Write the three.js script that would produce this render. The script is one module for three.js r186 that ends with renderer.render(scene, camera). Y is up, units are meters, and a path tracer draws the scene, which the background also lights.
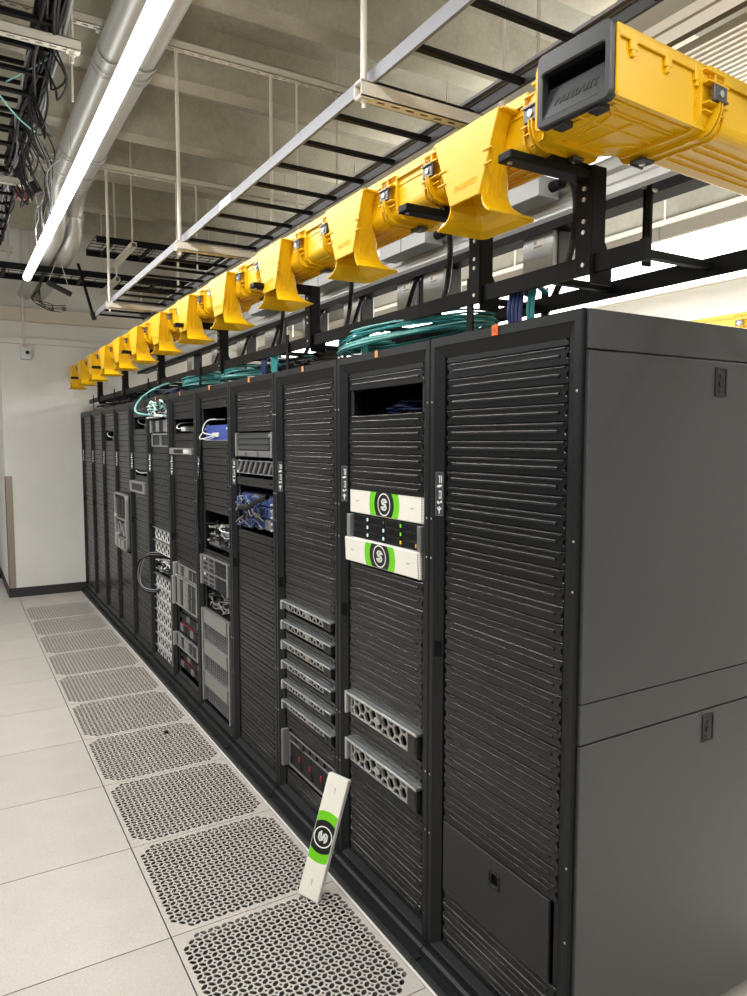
import * as THREE from 'three';
import { RoundedBoxGeometry } from 'three/addons/geometries/RoundedBoxGeometry.js';
import { mergeGeometries } from 'three/addons/utils/BufferGeometryUtils.js';
import { RectAreaLightUniformsLib } from 'three/addons/lights/RectAreaLightUniformsLib.js';
import { FontLoader } from 'three/addons/loaders/FontLoader.js';
import { TextGeometry } from 'three/addons/geometries/TextGeometry.js';

// ---------------------------------------------------------------- camera, light, exposure
RectAreaLightUniformsLib.init();
const scene = new THREE.Scene();
const EYE = 1.656;
const camera = new THREE.PerspectiveCamera(69.33, 747 / 996, 0.05, 60);
camera.position.set(0, EYE, 0);
{
  const yaw = 30.47 * Math.PI / 180, pitch = 4.56 * Math.PI / 180;
  camera.lookAt(Math.sin(yaw) * Math.cos(pitch), EYE - Math.sin(pitch), -Math.cos(yaw) * Math.cos(pitch));
}
const renderer = new THREE.WebGLRenderer({ antialias: true });
renderer.toneMapping = THREE.LinearToneMapping;
renderer.toneMappingExposure = 1.43;
renderer.shadowMap.enabled = true;
scene.background = new THREE.Color(0x101010);
const WARM = new THREE.Color(1.0, 0.995, 0.985);
const TUBE_LIGHT = 46, TUBE_UP = 40, TUBE_GLOW = 5, PANEL_LIGHT = 6.5, PANEL_UP = 5, PANEL_GLOW = 3.2;
function areaLight(x, y, z, w, l, intensity, up = false) {   // faces straight down or up, l runs along z
  const a = new THREE.RectAreaLight(WARM, intensity, w, l);
  a.position.set(x, y, z); a.castShadow = true;
  a.rotation.set(up ? Math.PI / 2 : -Math.PI / 2, 0, 0);
  scene.add(a); return a;
}

// ---------------------------------------------------------------- helpers
let seed = 7;
const rnd = () => { seed = (seed + 0x6d2b79f5) | 0; let t = Math.imul(seed ^ (seed >>> 15), 1 | seed); t = (t + Math.imul(t ^ (t >>> 7), 61 | t)) ^ t; return ((t ^ (t >>> 14)) >>> 0) / 4294967296; };
const rr = (a, b) => a + (b - a) * rnd();
const V = (x, y, z) => new THREE.Vector3(x, y, z);
const taken = new Map();
function numbered(name) {
  const n = taken.get(name) ?? 0; taken.set(name, n + 1);
  return n ? name + '_' + String(n).padStart(3, '0') : name;
}
function clean(g) {
  if (g.index) g = g.toNonIndexed();
  for (const k of Object.keys(g.attributes)) if (!['position', 'normal', 'uv'].includes(k)) g.deleteAttribute(k);
  if (!g.attributes.normal) g.computeVertexNormals();
  uvBox(g);
  return g;
}
function uvBox(g) {                                          // uv in metres, projected along the main direction of each normal
  const p = g.attributes.position, n = g.attributes.normal, uv = new Float32Array(p.count * 2);
  for (let i = 0; i < p.count; i++) {
    const ax = Math.abs(n.getX(i)), ay = Math.abs(n.getY(i)), az = Math.abs(n.getZ(i));
    if (ay >= ax && ay >= az) { uv[2 * i] = p.getX(i); uv[2 * i + 1] = p.getZ(i); }
    else if (ax >= az) { uv[2 * i] = p.getZ(i); uv[2 * i + 1] = p.getY(i); }
    else { uv[2 * i] = p.getX(i); uv[2 * i + 1] = p.getY(i); }
  }
  g.setAttribute('uv', new THREE.BufferAttribute(uv, 2));
}
const join = (gs) => { gs = gs.flat(9).map(clean); return gs.length === 1 ? gs[0] : mergeGeometries(gs); };
function mesh(name, geo, mat, parent) {
  const m = new THREE.Mesh(Array.isArray(geo) ? join(geo) : geo, mat);
  m.name = numbered(name); m.castShadow = m.receiveShadow = true;
  (parent ?? scene).add(m); return m;
}
const tag = (o, label, category, group) => { o.userData.label = label; o.userData.category = category; if (group) o.userData.group = group; return o; };
function thing(name, label, category, [x, y, z], group) {
  const o = new THREE.Group(); o.name = numbered(name); o.position.set(x, y, z); scene.add(o);
  return tag(o, label, category, group);
}
function struct(name, geo, mat, parent) { const m = mesh(name, geo, mat, parent); if (!parent) m.userData.kind = 'structure'; return m; }
function structGroup(name) { const o = new THREE.Group(); o.name = numbered(name); o.userData.kind = 'structure'; scene.add(o); return o; }
function copyOf(root, label, [x, y, z]) {
  const c = root.clone(); c.name = numbered(root.name.replace(/_\d{3}$/, '')); c.position.set(x, y, z);
  c.userData = { ...root.userData, label }; scene.add(c); return c;
}
// boxes given by limits; rb has rounded edges
function bx(x0, x1, y0, y1, z0, z1) { return new THREE.BoxGeometry(x1 - x0, y1 - y0, z1 - z0).translate((x0 + x1) / 2, (y0 + y1) / 2, (z0 + z1) / 2); }
function rb(x0, x1, y0, y1, z0, z1, r = 0.003, s = 2) { return new RoundedBoxGeometry(x1 - x0, y1 - y0, z1 - z0, s, r).translate((x0 + x1) / 2, (y0 + y1) / 2, (z0 + z1) / 2); }
function rod(a, b, r, n = 8) {
  const d = b.clone().sub(a), g = new THREE.CylinderGeometry(r, r, d.length(), n);
  g.applyQuaternion(new THREE.Quaternion().setFromUnitVectors(V(0, 1, 0), d.normalize()));
  return g.translate((a.x + b.x) / 2, (a.y + b.y) / 2, (a.z + b.z) / 2);
}
function tube(pts, r, seg = 24, n = 6, closed = false) { return new THREE.TubeGeometry(new THREE.CatmullRomCurve3(pts, closed), seg, r, n, closed); }
function poly(pts, holes = []) { const s = new THREE.Shape(pts.map(([a, b]) => new THREE.Vector2(a, b))); for (const h of holes) s.holes.push(new THREE.Path(h.map(([a, b]) => new THREE.Vector2(a, b)))); return s; }
function ext(shape, depth, bevel = 0) { return new THREE.ExtrudeGeometry(shape, { depth, bevelEnabled: bevel > 0, bevelThickness: bevel, bevelSize: bevel, bevelOffset: -bevel, bevelSegments: 1, curveSegments: 6 }); }
const extZ = (shape, z0, z1) => ext(shape, z1 - z0).translate(0, 0, z0);                          // profile in (x, y) along z
const extX = (shape, x0, x1) => ext(shape, x1 - x0).rotateY(Math.PI / 2).translate(x0, 0, 0);      // profile in (-z, y) along x
const face = (shape, back, depth, bevel = 0) => ext(shape, depth - 2 * bevel, bevel).translate(0, 0, bevel).rotateY(-Math.PI / 2).translate(back, 0, 0); // outline in (z, y), front towards -x
const rect = (a0, a1, b0, b1) => [[a0, b0], [a1, b0], [a1, b1], [a0, b1]];
const ring = (ca, cb, ra, rbb, n, turn = 0, skew = 0) => Array.from({ length: n }, (_, k) => { const t = turn - k / n * Math.PI * 2, x = Math.cos(t) * ra, y = Math.sin(t) * rbb; return [ca + x * Math.cos(skew) - y * Math.sin(skew), cb + x * Math.sin(skew) + y * Math.cos(skew)]; });
function roundRect(a0, a1, b0, b1, r, n = 4) {
  const o = [];
  for (const [ca, cb, t0] of [[a1 - r, b1 - r, 0], [a0 + r, b1 - r, 1], [a0 + r, b0 + r, 2], [a1 - r, b0 + r, 3]])
    for (let k = 0; k <= n; k++) { const t = (t0 + k / n) * Math.PI / 2; o.push([ca + Math.cos(t) * r, cb + Math.sin(t) * r]); }
  return o;
}
// a sheet with thickness through a grid of points
function sheet(P, t) {
  const R = P.length, C = P[0].length, nor = [], pos = [];
  const at = (i, j) => P[Math.max(0, Math.min(R - 1, i))][Math.max(0, Math.min(C - 1, j))];
  for (let i = 0; i < R; i++) { nor.push([]); for (let j = 0; j < C; j++) nor[i].push(at(i + 1, j).clone().sub(at(i - 1, j)).cross(at(i, j + 1).clone().sub(at(i, j - 1))).normalize().multiplyScalar(t / 2)); }
  const A = (i, j) => P[i][j].clone().add(nor[i][j]), B = (i, j) => P[i][j].clone().sub(nor[i][j]);
  const quad = (a, b, c, d) => { for (const q of [a, b, c, a, c, d]) pos.push(q.x, q.y, q.z); };
  for (let i = 0; i < R - 1; i++) for (let j = 0; j < C - 1; j++) { quad(A(i, j), A(i + 1, j), A(i + 1, j + 1), A(i, j + 1)); quad(B(i, j), B(i, j + 1), B(i + 1, j + 1), B(i + 1, j)); }
  for (let i = 0; i < R - 1; i++) { quad(A(i, 0), B(i, 0), B(i + 1, 0), A(i + 1, 0)); quad(A(i, C - 1), A(i + 1, C - 1), B(i + 1, C - 1), B(i, C - 1)); }
  for (let j = 0; j < C - 1; j++) { quad(A(0, j), A(0, j + 1), B(0, j + 1), B(0, j)); quad(A(R - 1, j), B(R - 1, j), B(R - 1, j + 1), A(R - 1, j + 1)); }
  const g = new THREE.BufferGeometry(); g.setAttribute('position', new THREE.Float32BufferAttribute(pos, 3)); g.computeVertexNormals(); return g;
}
const wallAlong = (line, y0, y1, t) => sheet([y0, y1].map((y) => line.map(([x, z]) => V(x, y, z))), t);

// ---------------------------------------------------------------- textures and materials
function noiseTex(size, layers, map, srgb) {                 // tiling value noise
  const f = new Float32Array(size * size);
  for (const [cells, amp] of layers) {
    const g = Float32Array.from({ length: cells * cells }, () => rnd() * 2 - 1);
    for (let y = 0; y < size; y++) for (let x = 0; x < size; x++) {
      const u = x / size * cells, v = y / size * cells, i = Math.floor(u), j = Math.floor(v), a = u - i, b = v - j, s = a * a * (3 - 2 * a), t = b * b * (3 - 2 * b);
      const q = (p, r) => g[(r % cells) * cells + (p % cells)];
      f[y * size + x] += amp * ((q(i, j) * (1 - s) + q(i + 1, j) * s) * (1 - t) + (q(i, j + 1) * (1 - s) + q(i + 1, j + 1) * s) * t);
    }
  }
  const d = new Uint8Array(size * size * 4);
  for (let i = 0; i < size * size; i++) { const c = map(f[i]); for (let k = 0; k < 3; k++) d[4 * i + k] = Math.max(0, Math.min(255, Array.isArray(c) ? c[k] : c)); d[4 * i + 3] = 255; }
  const t = new THREE.DataTexture(d, size, size); t.wrapS = t.wrapT = THREE.RepeatWrapping; t.magFilter = THREE.LinearFilter; t.minFilter = THREE.LinearMipmapLinearFilter;
  if (srgb) t.colorSpace = THREE.SRGBColorSpace; t.needsUpdate = true; return t;
}
const rep = (t, s) => { const c = t.clone(); c.repeat.set(1 / s, 1 / s); c.needsUpdate = true; return c; };
const grain = noiseTex(256, [[128, 0.6], [64, 0.5]], (v) => 128 + v * 110);
const concreteTex = noiseTex(512, [[4, 0.35], [9, 0.3], [30, 0.16], [110, 0.14], [256, 0.1]], (v) => { const k = 205 + v * 38; return [k, k * 0.985, k * 0.94]; }, true);
const concreteBump = noiseTex(512, [[16, 0.4], [60, 0.3], [200, 0.3]], (v) => 128 + v * 100);
const speckTex = noiseTex(512, [[200, 0.5], [256, 0.6], [6, 0.25]], (v) => { const k = 236 + v * 15; return [k, k * 0.985, k * 0.965]; }, true);
const wallTex = noiseTex(256, [[3, 0.4], [12, 0.25], [120, 0.2]], (v) => { const k = 238 + v * 9; return [k, k, k]; }, true);
const mat = (color, rough, o = {}) => new THREE.MeshStandardMaterial({ color: Array.isArray(color) ? new THREE.Color().setRGB(...color) : color, roughness: rough, ...o });
const phys = (color, rough, spec, o = {}) => new THREE.MeshPhysicalMaterial({ color: new THREE.Color().setRGB(...color), roughness: rough, specularIntensity: spec, ...o });
const M = {
  black: phys([0.0085, 0.0094, 0.0106], 0.38, 0.5, { bumpMap: rep(grain, 0.08), bumpScale: 0.0002 }),
  blank: phys([0.0055, 0.0060, 0.0068], 0.22, 0.8),
  panel: mat([0.046, 0.048, 0.050], 0.34, { bumpMap: rep(grain, 0.10), bumpScale: 0.00025 }),
  inside: phys([0.005, 0.005, 0.0055], 0.8, 0.25),
  rubber: phys([0.008, 0.0085, 0.0095], 0.5, 0.6),
  capBlack: mat([0.018, 0.019, 0.021], 0.38),
  latch: mat([0.10, 0.10, 0.105], 0.35, { metalness: 0.6 }),
  blackSteel: phys([0.005, 0.005, 0.0052], 0.5, 0.3),
  yellow: mat([0.80, 0.462, 0.003], 0.37),
  chrome: mat([0.62, 0.66, 0.66], 0.28, { metalness: 0.9 }),
  steel: mat([0.50, 0.50, 0.49], 0.38, { metalness: 0.85 }),
  hexSteel: mat([0.42, 0.41, 0.39], 0.4, { metalness: 0.6 }),
  brushed: mat([0.36, 0.31, 0.26], 0.36, { metalness: 0.75 }),
  duct: mat([0.50, 0.50, 0.47], 0.42, { metalness: 0.55 }),
  aluminium: mat([0.19, 0.19, 0.20], 0.55, { metalness: 0.3 }),
  railDark: mat([0.07, 0.07, 0.075], 0.45, { metalness: 0.3 }),
  strut: mat([0.66, 0.62, 0.53], 0.5),
  cream: mat([0.62, 0.58, 0.49], 0.55),
  white: mat([0.78, 0.77, 0.72], 0.38),
  tubeWhite: mat([0.75, 0.74, 0.72], 0.5),
  concrete: mat([0.52, 0.51, 0.46], 0.88, { map: rep(concreteTex, 2.3), bumpMap: rep(concreteBump, 1.1), bumpScale: 0.004 }),
  joist: mat([0.72, 0.70, 0.62], 0.85, { map: rep(concreteTex, 1.7), bumpMap: rep(concreteBump, 0.9), bumpScale: 0.003 }),
  wall: mat([0.86, 0.85, 0.80], 0.8, { map: rep(wallTex, 1.5) }),
  wallDark: mat([0.20, 0.20, 0.205], 0.8),
  pale: mat([0.72, 0.71, 0.68], 0.4),
  baseboard: mat([0.022, 0.022, 0.024], 0.5),
  tile: mat([0.61, 0.588, 0.56], 0.42, { map: rep(speckTex, 0.55) }),
  grate: mat([0.60, 0.58, 0.55], 0.45, { map: rep(speckTex, 0.4) }),
  damper: mat([0.05, 0.05, 0.05], 0.8),
  joint: mat([0.02, 0.02, 0.019], 0.9),
  drawer: mat([0.05, 0.053, 0.056], 0.42),
  greyMid: mat([0.20, 0.203, 0.207], 0.42, { metalness: 0.3 }),
  greyBox: mat([0.60, 0.61, 0.62], 0.42, { metalness: 0.1 }),
  busway: mat([0.62, 0.62, 0.60], 0.35, { metalness: 0.25 }),
  sticker: mat([0.75, 0.72, 0.62], 0.5),
  aqua: mat([0.035, 0.33, 0.34], 0.45),
  aquaPale: mat([0.25, 0.62, 0.58], 0.45),
  cordBlack: phys([0.008, 0.008, 0.0085], 0.5, 0.5),
  blueCord: mat([0.02, 0.04, 0.16], 0.45),
  greyCord: mat([0.24, 0.24, 0.25], 0.5),
  whiteCord: mat([0.72, 0.73, 0.70], 0.45),
  blueBox: mat([0.035, 0.075, 0.34], 0.4),
  blueDim: mat([0.06, 0.10, 0.26], 0.4),
  red: mat([0.25, 0.015, 0.02], 0.4),
  orange: mat([0.72, 0.30, 0.11], 0.5),
  green: mat([0.17, 0.62, 0.01], 0.4),
  charcoal: phys([0.022, 0.0225, 0.0235], 0.42, 0.6),
  plate: mat([0.30, 0.29, 0.27], 0.42, { metalness: 0.4 }),
  door: mat([0.22, 0.23, 0.24], 0.45),
  brown: mat([0.11, 0.085, 0.05], 0.6),
  glow: mat([0.9, 0.9, 0.9], 0.4, { emissive: new THREE.Color(1, 0.985, 0.96), emissiveIntensity: TUBE_GLOW }),
  panelGlow: mat([0.9, 0.9, 0.9], 0.4, { emissive: new THREE.Color(1, 0.975, 0.96), emissiveIntensity: PANEL_GLOW }),
  ledWhite: mat([0.3, 0.4, 0.45], 0.4, { emissive: new THREE.Color(0.55, 0.8, 0.9), emissiveIntensity: 0.8 }),
  ledGreen: mat([0.1, 0.3, 0.03], 0.4, { emissive: new THREE.Color(0.2, 0.7, 0.05), emissiveIntensity: 0.6 }),
  ledAmber: mat([0.4, 0.25, 0.03], 0.4, { emissive: new THREE.Color(0.9, 0.5, 0.05), emissiveIntensity: 0.7 }),
};
function canvasMat(w, h, draw, rough = 0.4) {
  const c = document.createElement('canvas'); c.width = w; c.height = h; draw(c.getContext('2d'), w, h);
  const t = new THREE.CanvasTexture(c); t.colorSpace = THREE.SRGBColorSpace; t.anisotropy = 8;
  return new THREE.MeshStandardMaterial({ map: t, roughness: rough });
}
const font = await new FontLoader().loadAsync('fonts/droid/droid_serif_bold.typeface.json');
const fontSans = await new FontLoader().loadAsync('fonts/droid/droid_sans_bold.typeface.json');
function textGeo(s, size, depth, f) { const g = new TextGeometry(s, { font: f, size, depth, curveSegments: 3, bevelEnabled: false }); g.center(); return g; }

// ---------------------------------------------------------------- sizes of the place
const RX = 1.25, PITCH = 0.6015, Z0 = -1.19, ROWEND = Z0 - 12 * PITCH, WALLZ = -8.41, TOP = 1.957, UNIT = 0.0447;
const CEIL = 4.05, X0 = -4, X1 = 5.6, ZN = 4;
const rackZ = (i) => Z0 - (i - 0.5) * PITCH;                // i = 1 is the near end

// ---------------------------------------------------------------- floor
{
  const floor = structGroup('floor');
  const TX = 0.575, TW = 0.6096, TP = 0.6137, ZT = -2.311;
  mesh('floor_slab', [bx(X0, X1, -0.16, -0.09, -10.2, ZN)], M.damper, floor);
  const g = 0.0021, tileGeo = join([rb(g, TW - g, -0.03, 0, g, TP - g, 0.0008, 1)]);
  const tileVariants = [M.tile, M.tile.clone(), M.tile.clone()];
  tileVariants[1].color.multiplyScalar(0.97); tileVariants[2].color.multiplyScalar(1.02);
  const zs = []; for (let k = -10; k <= 12; k++) zs.push(ZT - k * TP);
  mesh('joint_backing', [bx(TX - 4 * TW, TX - 0.001, -0.01, -0.0014, -9.8, 1.3)], M.joint, floor);
  let q = 0;
  for (let c = -3; c <= 0; c++) for (const z of zs) {
    if (z < -9.8 || z + TP > 1.3) continue;
    const m = mesh('floor_tile', tileGeo, tileVariants[(q * 7 + c * 3 + 9) % 3], floor); q++;
    m.position.set(TX + (c - 1) * TW, 0, z);
  }
  // the tile at the wall end of the grate column, and the plain deck under and behind the cabinets
  const last = mesh('floor_tile', tileGeo, M.tile, floor); last.position.set(TX, 0, ZT - 10 * TP);
  mesh('floor_deck', [bx(TX + TW, X1, -0.03, 0, -10.2, ZN), bx(TX - 4 * TW + 0.001, TX + TW, -0.03, -0.0002, 1.35, ZN), bx(X0, TX - 4 * TW, -0.03, 0, -10.2, ZN)], M.tile, floor);
  mesh('floor_edge', [bx(TX + TW + 0.001, TX + TW + 0.012, -0.01, 0.0015, -8.4, 0.7)], M.white, floor);
  // perforated tile: ovals turned either way on a square grid, with a small hole inside every other ring of four
  const shape = poly(rect(g, TW - g, g, TP - g)), N = 24, p = 0.0240, a0 = (TW - (N - 1) * p) / 2, b0 = (TP - (N - 1) * p) / 2;
  const corner = (i, j) => Math.min(i, N - 1 - i) + Math.min(j, N - 1 - j) < 2;
  for (let i = 0; i < N; i++) for (let j = 0; j < N; j++) {
    if (corner(i, j)) continue;
    shape.holes.push(new THREE.Path(ring(a0 + i * p, b0 + j * p, 0.0128, 0.0079, 10, 0.31, ((i + j) % 2 ? 1 : -1) * Math.PI / 4).map(([a, b]) => new THREE.Vector2(a, b))));
    if (i < N - 1 && j < N - 1 && (i + j) % 2 === 0 && !corner(i + 1, j + 1)) shape.holes.push(new THREE.Path(ring(a0 + (i + 0.5) * p, b0 + (j + 0.5) * p, 0.0052, 0.0052, 6).map(([a, b]) => new THREE.Vector2(a, b))));
  }
  const grate = join([ext(shape, 0.0025).rotateX(Math.PI / 2), bx(g, 0.014, -0.03, -0.0025, g, TP - g), bx(TW - 0.014, TW - g, -0.03, -0.0025, g, TP - g), bx(0.014, TW - 0.014, -0.03, -0.0025, g, 0.014), bx(0.014, TW - 0.014, -0.03, -0.0025, TP - 0.014, TP - g)]);
  for (let k = -4; k <= 9; k++) { const m = mesh('perforated_tile', grate, M.grate, floor); m.position.set(TX, 0, ZT - k * TP); }
}
tag(mesh('rubber_plug', [new THREE.CylinderGeometry(0.011, 0.013, 0.012, 12).translate(1.0, 0.006, -4.02)], M.rubber), 'small black plug lying on a perforated floor tile', 'plug');

// ---------------------------------------------------------------- walls and ceiling
{
  const c = structGroup('ceiling');
  mesh('ceiling_slab', [bx(X0 - 0.2, X1 + 0.2, CEIL, CEIL + 0.2, -10.4, ZN + 0.2)], M.concrete, c);
  for (let k = 0, z = -8.03; z < ZN; z += 0.905, k++) mesh('ceiling_joist', [ext(poly([[-0.075, 3.75], [0.075, 3.75], [0.13, CEIL + 0.01], [-0.13, CEIL + 0.01]]), X1 - X0).rotateY(Math.PI / 2).translate(X0, 0, z)], M.joist, c);
  const ledge = 0.494;
  struct('wall_far', [bx(ledge, X1, 0, CEIL, WALLZ - 0.15, WALLZ)], M.wall);
  struct('wall_recess_side', [bx(ledge, ledge + 0.12, 0, CEIL, -10.0, WALLZ - 0.15)], M.wall);
  struct('wall_recess_back', [bx(X0, ledge + 0.12, 0, CEIL, -10.2, -10.0)], M.wall);
  struct('wall_left', [bx(X0 - 0.15, X0, 0, CEIL, -10.2, ZN)], M.wallDark);
  struct('wall_right', [bx(X1, X1 + 0.15, 0, CEIL, -10.2, ZN)], M.wall);
  struct('wall_near', [bx(X0, X1, 0, CEIL, ZN, ZN + 0.15)], M.wall);
  struct('baseboard_far', [rb(ledge - 0.008, RX + 0.2, 0, 0.1, WALLZ, WALLZ + 0.010, 0.003), rb(ledge - 0.008, ledge, 0, 0.1, -9.9, WALLZ + 0.01, 0.003)], M.baseboard);
  struct('baseboard_recess', [rb(X0, ledge - 0.008, 0, 0.1, -10.0, -9.99, 0.003)], M.baseboard);
  struct('trim_1', [rb(ledge - 0.3, X1, 2.885, 3.02, WALLZ, WALLZ + 0.10, 0.004), rb(X0, ledge, 2.885, 3.02, -10, -9.9, 0.004)], M.cream);
  struct('trim_2', [rb(ledge, X1, 2.66, 2.72, WALLZ, WALLZ + 0.04, 0.004)], M.wall);
  const d = structGroup('door_1');
  mesh('door_leaf', [rb(-0.55, 0.36, 0.01, 2.1, -9.985, -9.94, 0.004)], M.door, d);
  mesh('door_frame', [rb(-0.62, -0.55, 0, 2.16, -9.995, -9.92, 0.004), rb(0.36, 0.43, 0, 2.16, -9.995, -9.92, 0.004), rb(-0.62, 0.43, 2.1, 2.17, -9.995, -9.92, 0.004)], M.door, d);
  mesh('door_handle', [rod(V(0.28, 1.03, -9.94), V(0.28, 1.03, -9.88), 0.011), rod(V(0.28, 1.03, -9.885), V(0.16, 1.03, -9.885), 0.010), rb(0.25, 0.31, 0.94, 1.1, -9.945, -9.935, 0.002)], M.steel, d);
  tag(mesh('corner_guard', [bx(ledge - 0.004, ledge + 0.064, 0.1, 1.285, WALLZ, WALLZ + 0.003), bx(ledge - 0.004, ledge, 0.1, 1.285, WALLZ - 0.064, WALLZ + 0.003)], M.brushed), 'brushed steel corner guard on the white end wall', 'corner guard');
  const o = thing('wall_socket', 'small grey wall box with round black socket under a thin conduit', 'socket', [0.73, 2.56, WALLZ]);
  mesh('box', [rb(-0.05, 0.05, -0.06, 0.06, 0, 0.05, 0.005)], M.greyBox, o);
  mesh('socket_face', [new THREE.CylinderGeometry(0.018, 0.02, 0.012, 16).rotateX(Math.PI / 2).translate(0.015, 0.01, 0.055)], M.rubber, o);
  mesh('conduit', [rod(V(-0.02, 0.06, 0.025), V(-0.02, 0.10, 0.025), 0.013), rod(V(-0.02, 0.10, 0.025), V(-0.02, 0.162, 0.06), 0.011), rod(V(-0.02, 0.162, 0.06), V(-0.02, 0.3, 0.112), 0.011), rod(V(-0.02, 0.3, 0.112), V(-0.02, 1.45, 0.112), 0.011)], M.strut, o);
}

// ---------------------------------------------------------------- server cabinets
const OPENINGS = {                                           // heights taken by equipment or left open, by cabinet
  1: [[0.252, 0.468]], 2: [[1.742, 1.836], [1.207, 1.478], [0.610, 0.705], [0.425, 0.522]],
  3: [[0.162, 0.328], ...Array.from({ length: 6 }, (_, k) => [0.893 - k * 0.0924, 0.938 - k * 0.0924])],
  4: [[1.486, 1.694], [1.212, 1.434]], 5: [[1.654, 1.834], [1.030, 1.250], [0.066, 0.980]], 6: [[1.704, 1.790], [1.566, 1.606], [0.122, 0.842]],
  7: [[1.608, 1.936], [0.832, 1.023], [0.03, 0.832]], 8: [[1.747, 1.835], [1.40, 1.423], [1.247, 1.336]], 9: [[0.722, 1.20]], 10: [[1.657, 1.756]], 11: [], 12: [],
};
const RACK_LABEL = [, 'black server cabinet at the near end of the row showing its wide side panels', 'black server cabinet holding two white and green bezels at eye level',
  'black server cabinet holding six slim silver-edged servers in a column', 'black server cabinet with a stripe-fronted unit above blue cabling', 'black server cabinet with a blue box near its top and pale plates low down',
  'black server cabinet with silver-framed drive units over dark red ones', 'black server cabinet with white cable tangle on top and lattice-fronted units below', 'black server cabinet with a small silver box and one small opening near the top',
  'black server cabinet with one tall silver handled unit halfway up', 'black server cabinet whose only gap is one small opening near the top', 'fully blanked black server cabinet second from the end wall', 'fully blanked black server cabinet standing against the end wall'];
const lift = (y) => EYE + (y - EYE) * 0.983;                // heights read at the plane of the mounted units
const H2 = 0.2413;                                           // half width of a mounted unit
function blankShape(h, holes) {
  const e = h / 2 - 0.0008, n = 0.0085, o = [];
  o.push([-H2, -e], [H2, -e]);
  if (holes) for (let k = 0; k <= 6; k++) { const t = -Math.PI / 2 - k / 6 * Math.PI; o.push([H2 + Math.cos(t) * 0.008, Math.sin(t) * n]); }
  o.push([H2, e], [-H2, e]);
  if (holes) for (let k = 0; k <= 6; k++) { const t = Math.PI / 2 - k / 6 * Math.PI; o.push([-H2 + Math.cos(t) * 0.008, Math.sin(t) * n]); }
  return poly(o);
}
const bead = (w, r, y) => new THREE.CylinderGeometry(r, r, w, 8, 1, true, Math.PI, Math.PI).rotateX(Math.PI / 2).scale(0.75, 1, 1).translate(0, y, 0);
const BLANK = join([face(blankShape(UNIT, true), 0.006, 0.006, 0.0016), bead(0.425, 0.0046, 0.0), bead(0.462, 0.0036, UNIT / 2 - 0.0046)]);
const BIGBLANK = join([face(poly(rect(-H2 + 0.004, H2 - 0.024, 0.001, 0.222), [rect(-0.012, 0.022, 0.143, 0.178)]), 0.004, 0.010, 0.002)]);
const NOTCH = join([face(poly(roundRect(-0.018, 0.028, 0.136, 0.184, 0.004), [roundRect(-0.012, 0.022, 0.143, 0.178, 0.003)]), -0.0058, 0.003, 0.0008)]);
function frameGeo() {
  const pos = [], loop = (hz, y0, y1, x) => [V(x, y0, -hz), V(x, y0, hz), V(x, y1, hz), V(x, y1, -hz)];
  const L = [loop(0.2995, 0.05, TOP, 0.12), loop(0.2995, 0.05, TOP, 0.003), loop(0.2965, 0.053, TOP - 0.003, 0), loop(0.278, 0.070, TOP - 0.026, 0), loop(0.276, 0.072, TOP - 0.028, 0.002), loop(0.247, 0.092, TOP - 0.060, 0.017), loop(0.2465, 0.092, TOP - 0.060, 0.075)];
  for (let k = 0; k < L.length - 1; k++) for (let s = 0; s < 4; s++) { const a = L[k][s], b = L[k][(s + 1) % 4], c = L[k + 1][(s + 1) % 4], d = L[k + 1][s]; for (const q of [a, b, c, a, c, d]) pos.push(q.x, q.y, q.z); }
  const g = new THREE.BufferGeometry(); g.setAttribute('position', new THREE.Float32BufferAttribute(pos, 3)); g.computeVertexNormals();
  const screws = []; for (const y of [0.45, 0.97, 1.03, 1.32, 1.44, 1.76]) for (const z of [-0.288, 0.288]) screws.push(new THREE.SphereGeometry(0.0042, 6, 4).scale(0.5, 1, 1).translate(0, y, z));
  return join([g]);
}
const FRAME = frameGeo();
const SCREWS = join([0.43, 0.62, 1.30, 1.42, 1.77].flatMap((y) => [-0.289, 0.2885].map((z) => new THREE.SphereGeometry(0.0035, 6, 4).scale(0.5, 1, 1).translate(0, y, z))));
const CASE = join([bx(0.12, 1.07, 0.05, TOP, -0.2995, -0.2955), bx(0.12, 1.07, 0.05, TOP, 0.2955, 0.2995), bx(0.12, 1.07, TOP - 0.004, TOP, -0.2955, 0.2955), bx(0.12, 1.07, 0.05, 0.06, -0.2955, 0.2955), bx(1.066, 1.07, 0.06, TOP - 0.004, -0.2955, 0.2955)]);
const PLINTH = join([extZ(poly([[-0.058, 0.004], [-0.058, 0.022], [-0.052, 0.029], [-0.026, 0.031], [-0.022, 0.047], [-0.012, 0.052], [0.0, 0.052], [0.02, 0.052], [0.02, 0.004]]), -0.2985, 0.2985)]);
const FOOT = join([new THREE.CylinderGeometry(0.012, 0.014, 0.012, 10).translate(-0.044, 0.006, -0.29), new THREE.CylinderGeometry(0.005, 0.005, 0.026, 8).translate(-0.044, 0.018, -0.29), bx(-0.054, -0.03, 0.02, 0.034, -0.299, -0.284)]);
const RAIL = join([face(poly(rect(-0.010, 0.010, 0.062, 1.90), []), 0.034, 0.006)]);
const LATCH = join([ext(poly(roundRect(-0.024, 0.024, -0.038, 0.038, 0.003), [roundRect(-0.019, 0.019, -0.033, 0.033, 0.002)]), 0.0035), ext(poly(roundRect(-0.016, 0.016, -0.030, 0.030, 0.002)), 0.002), new THREE.CylinderGeometry(0.009, 0.009, 0.006, 14).rotateX(Math.PI / 2).translate(0, -0.004, 0.002), bx(-0.006, 0.006, 0.012, 0.02, 0, 0.005), bx(-0.008, -0.002, -0.026, -0.02, 0, 0.004)]);
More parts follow.
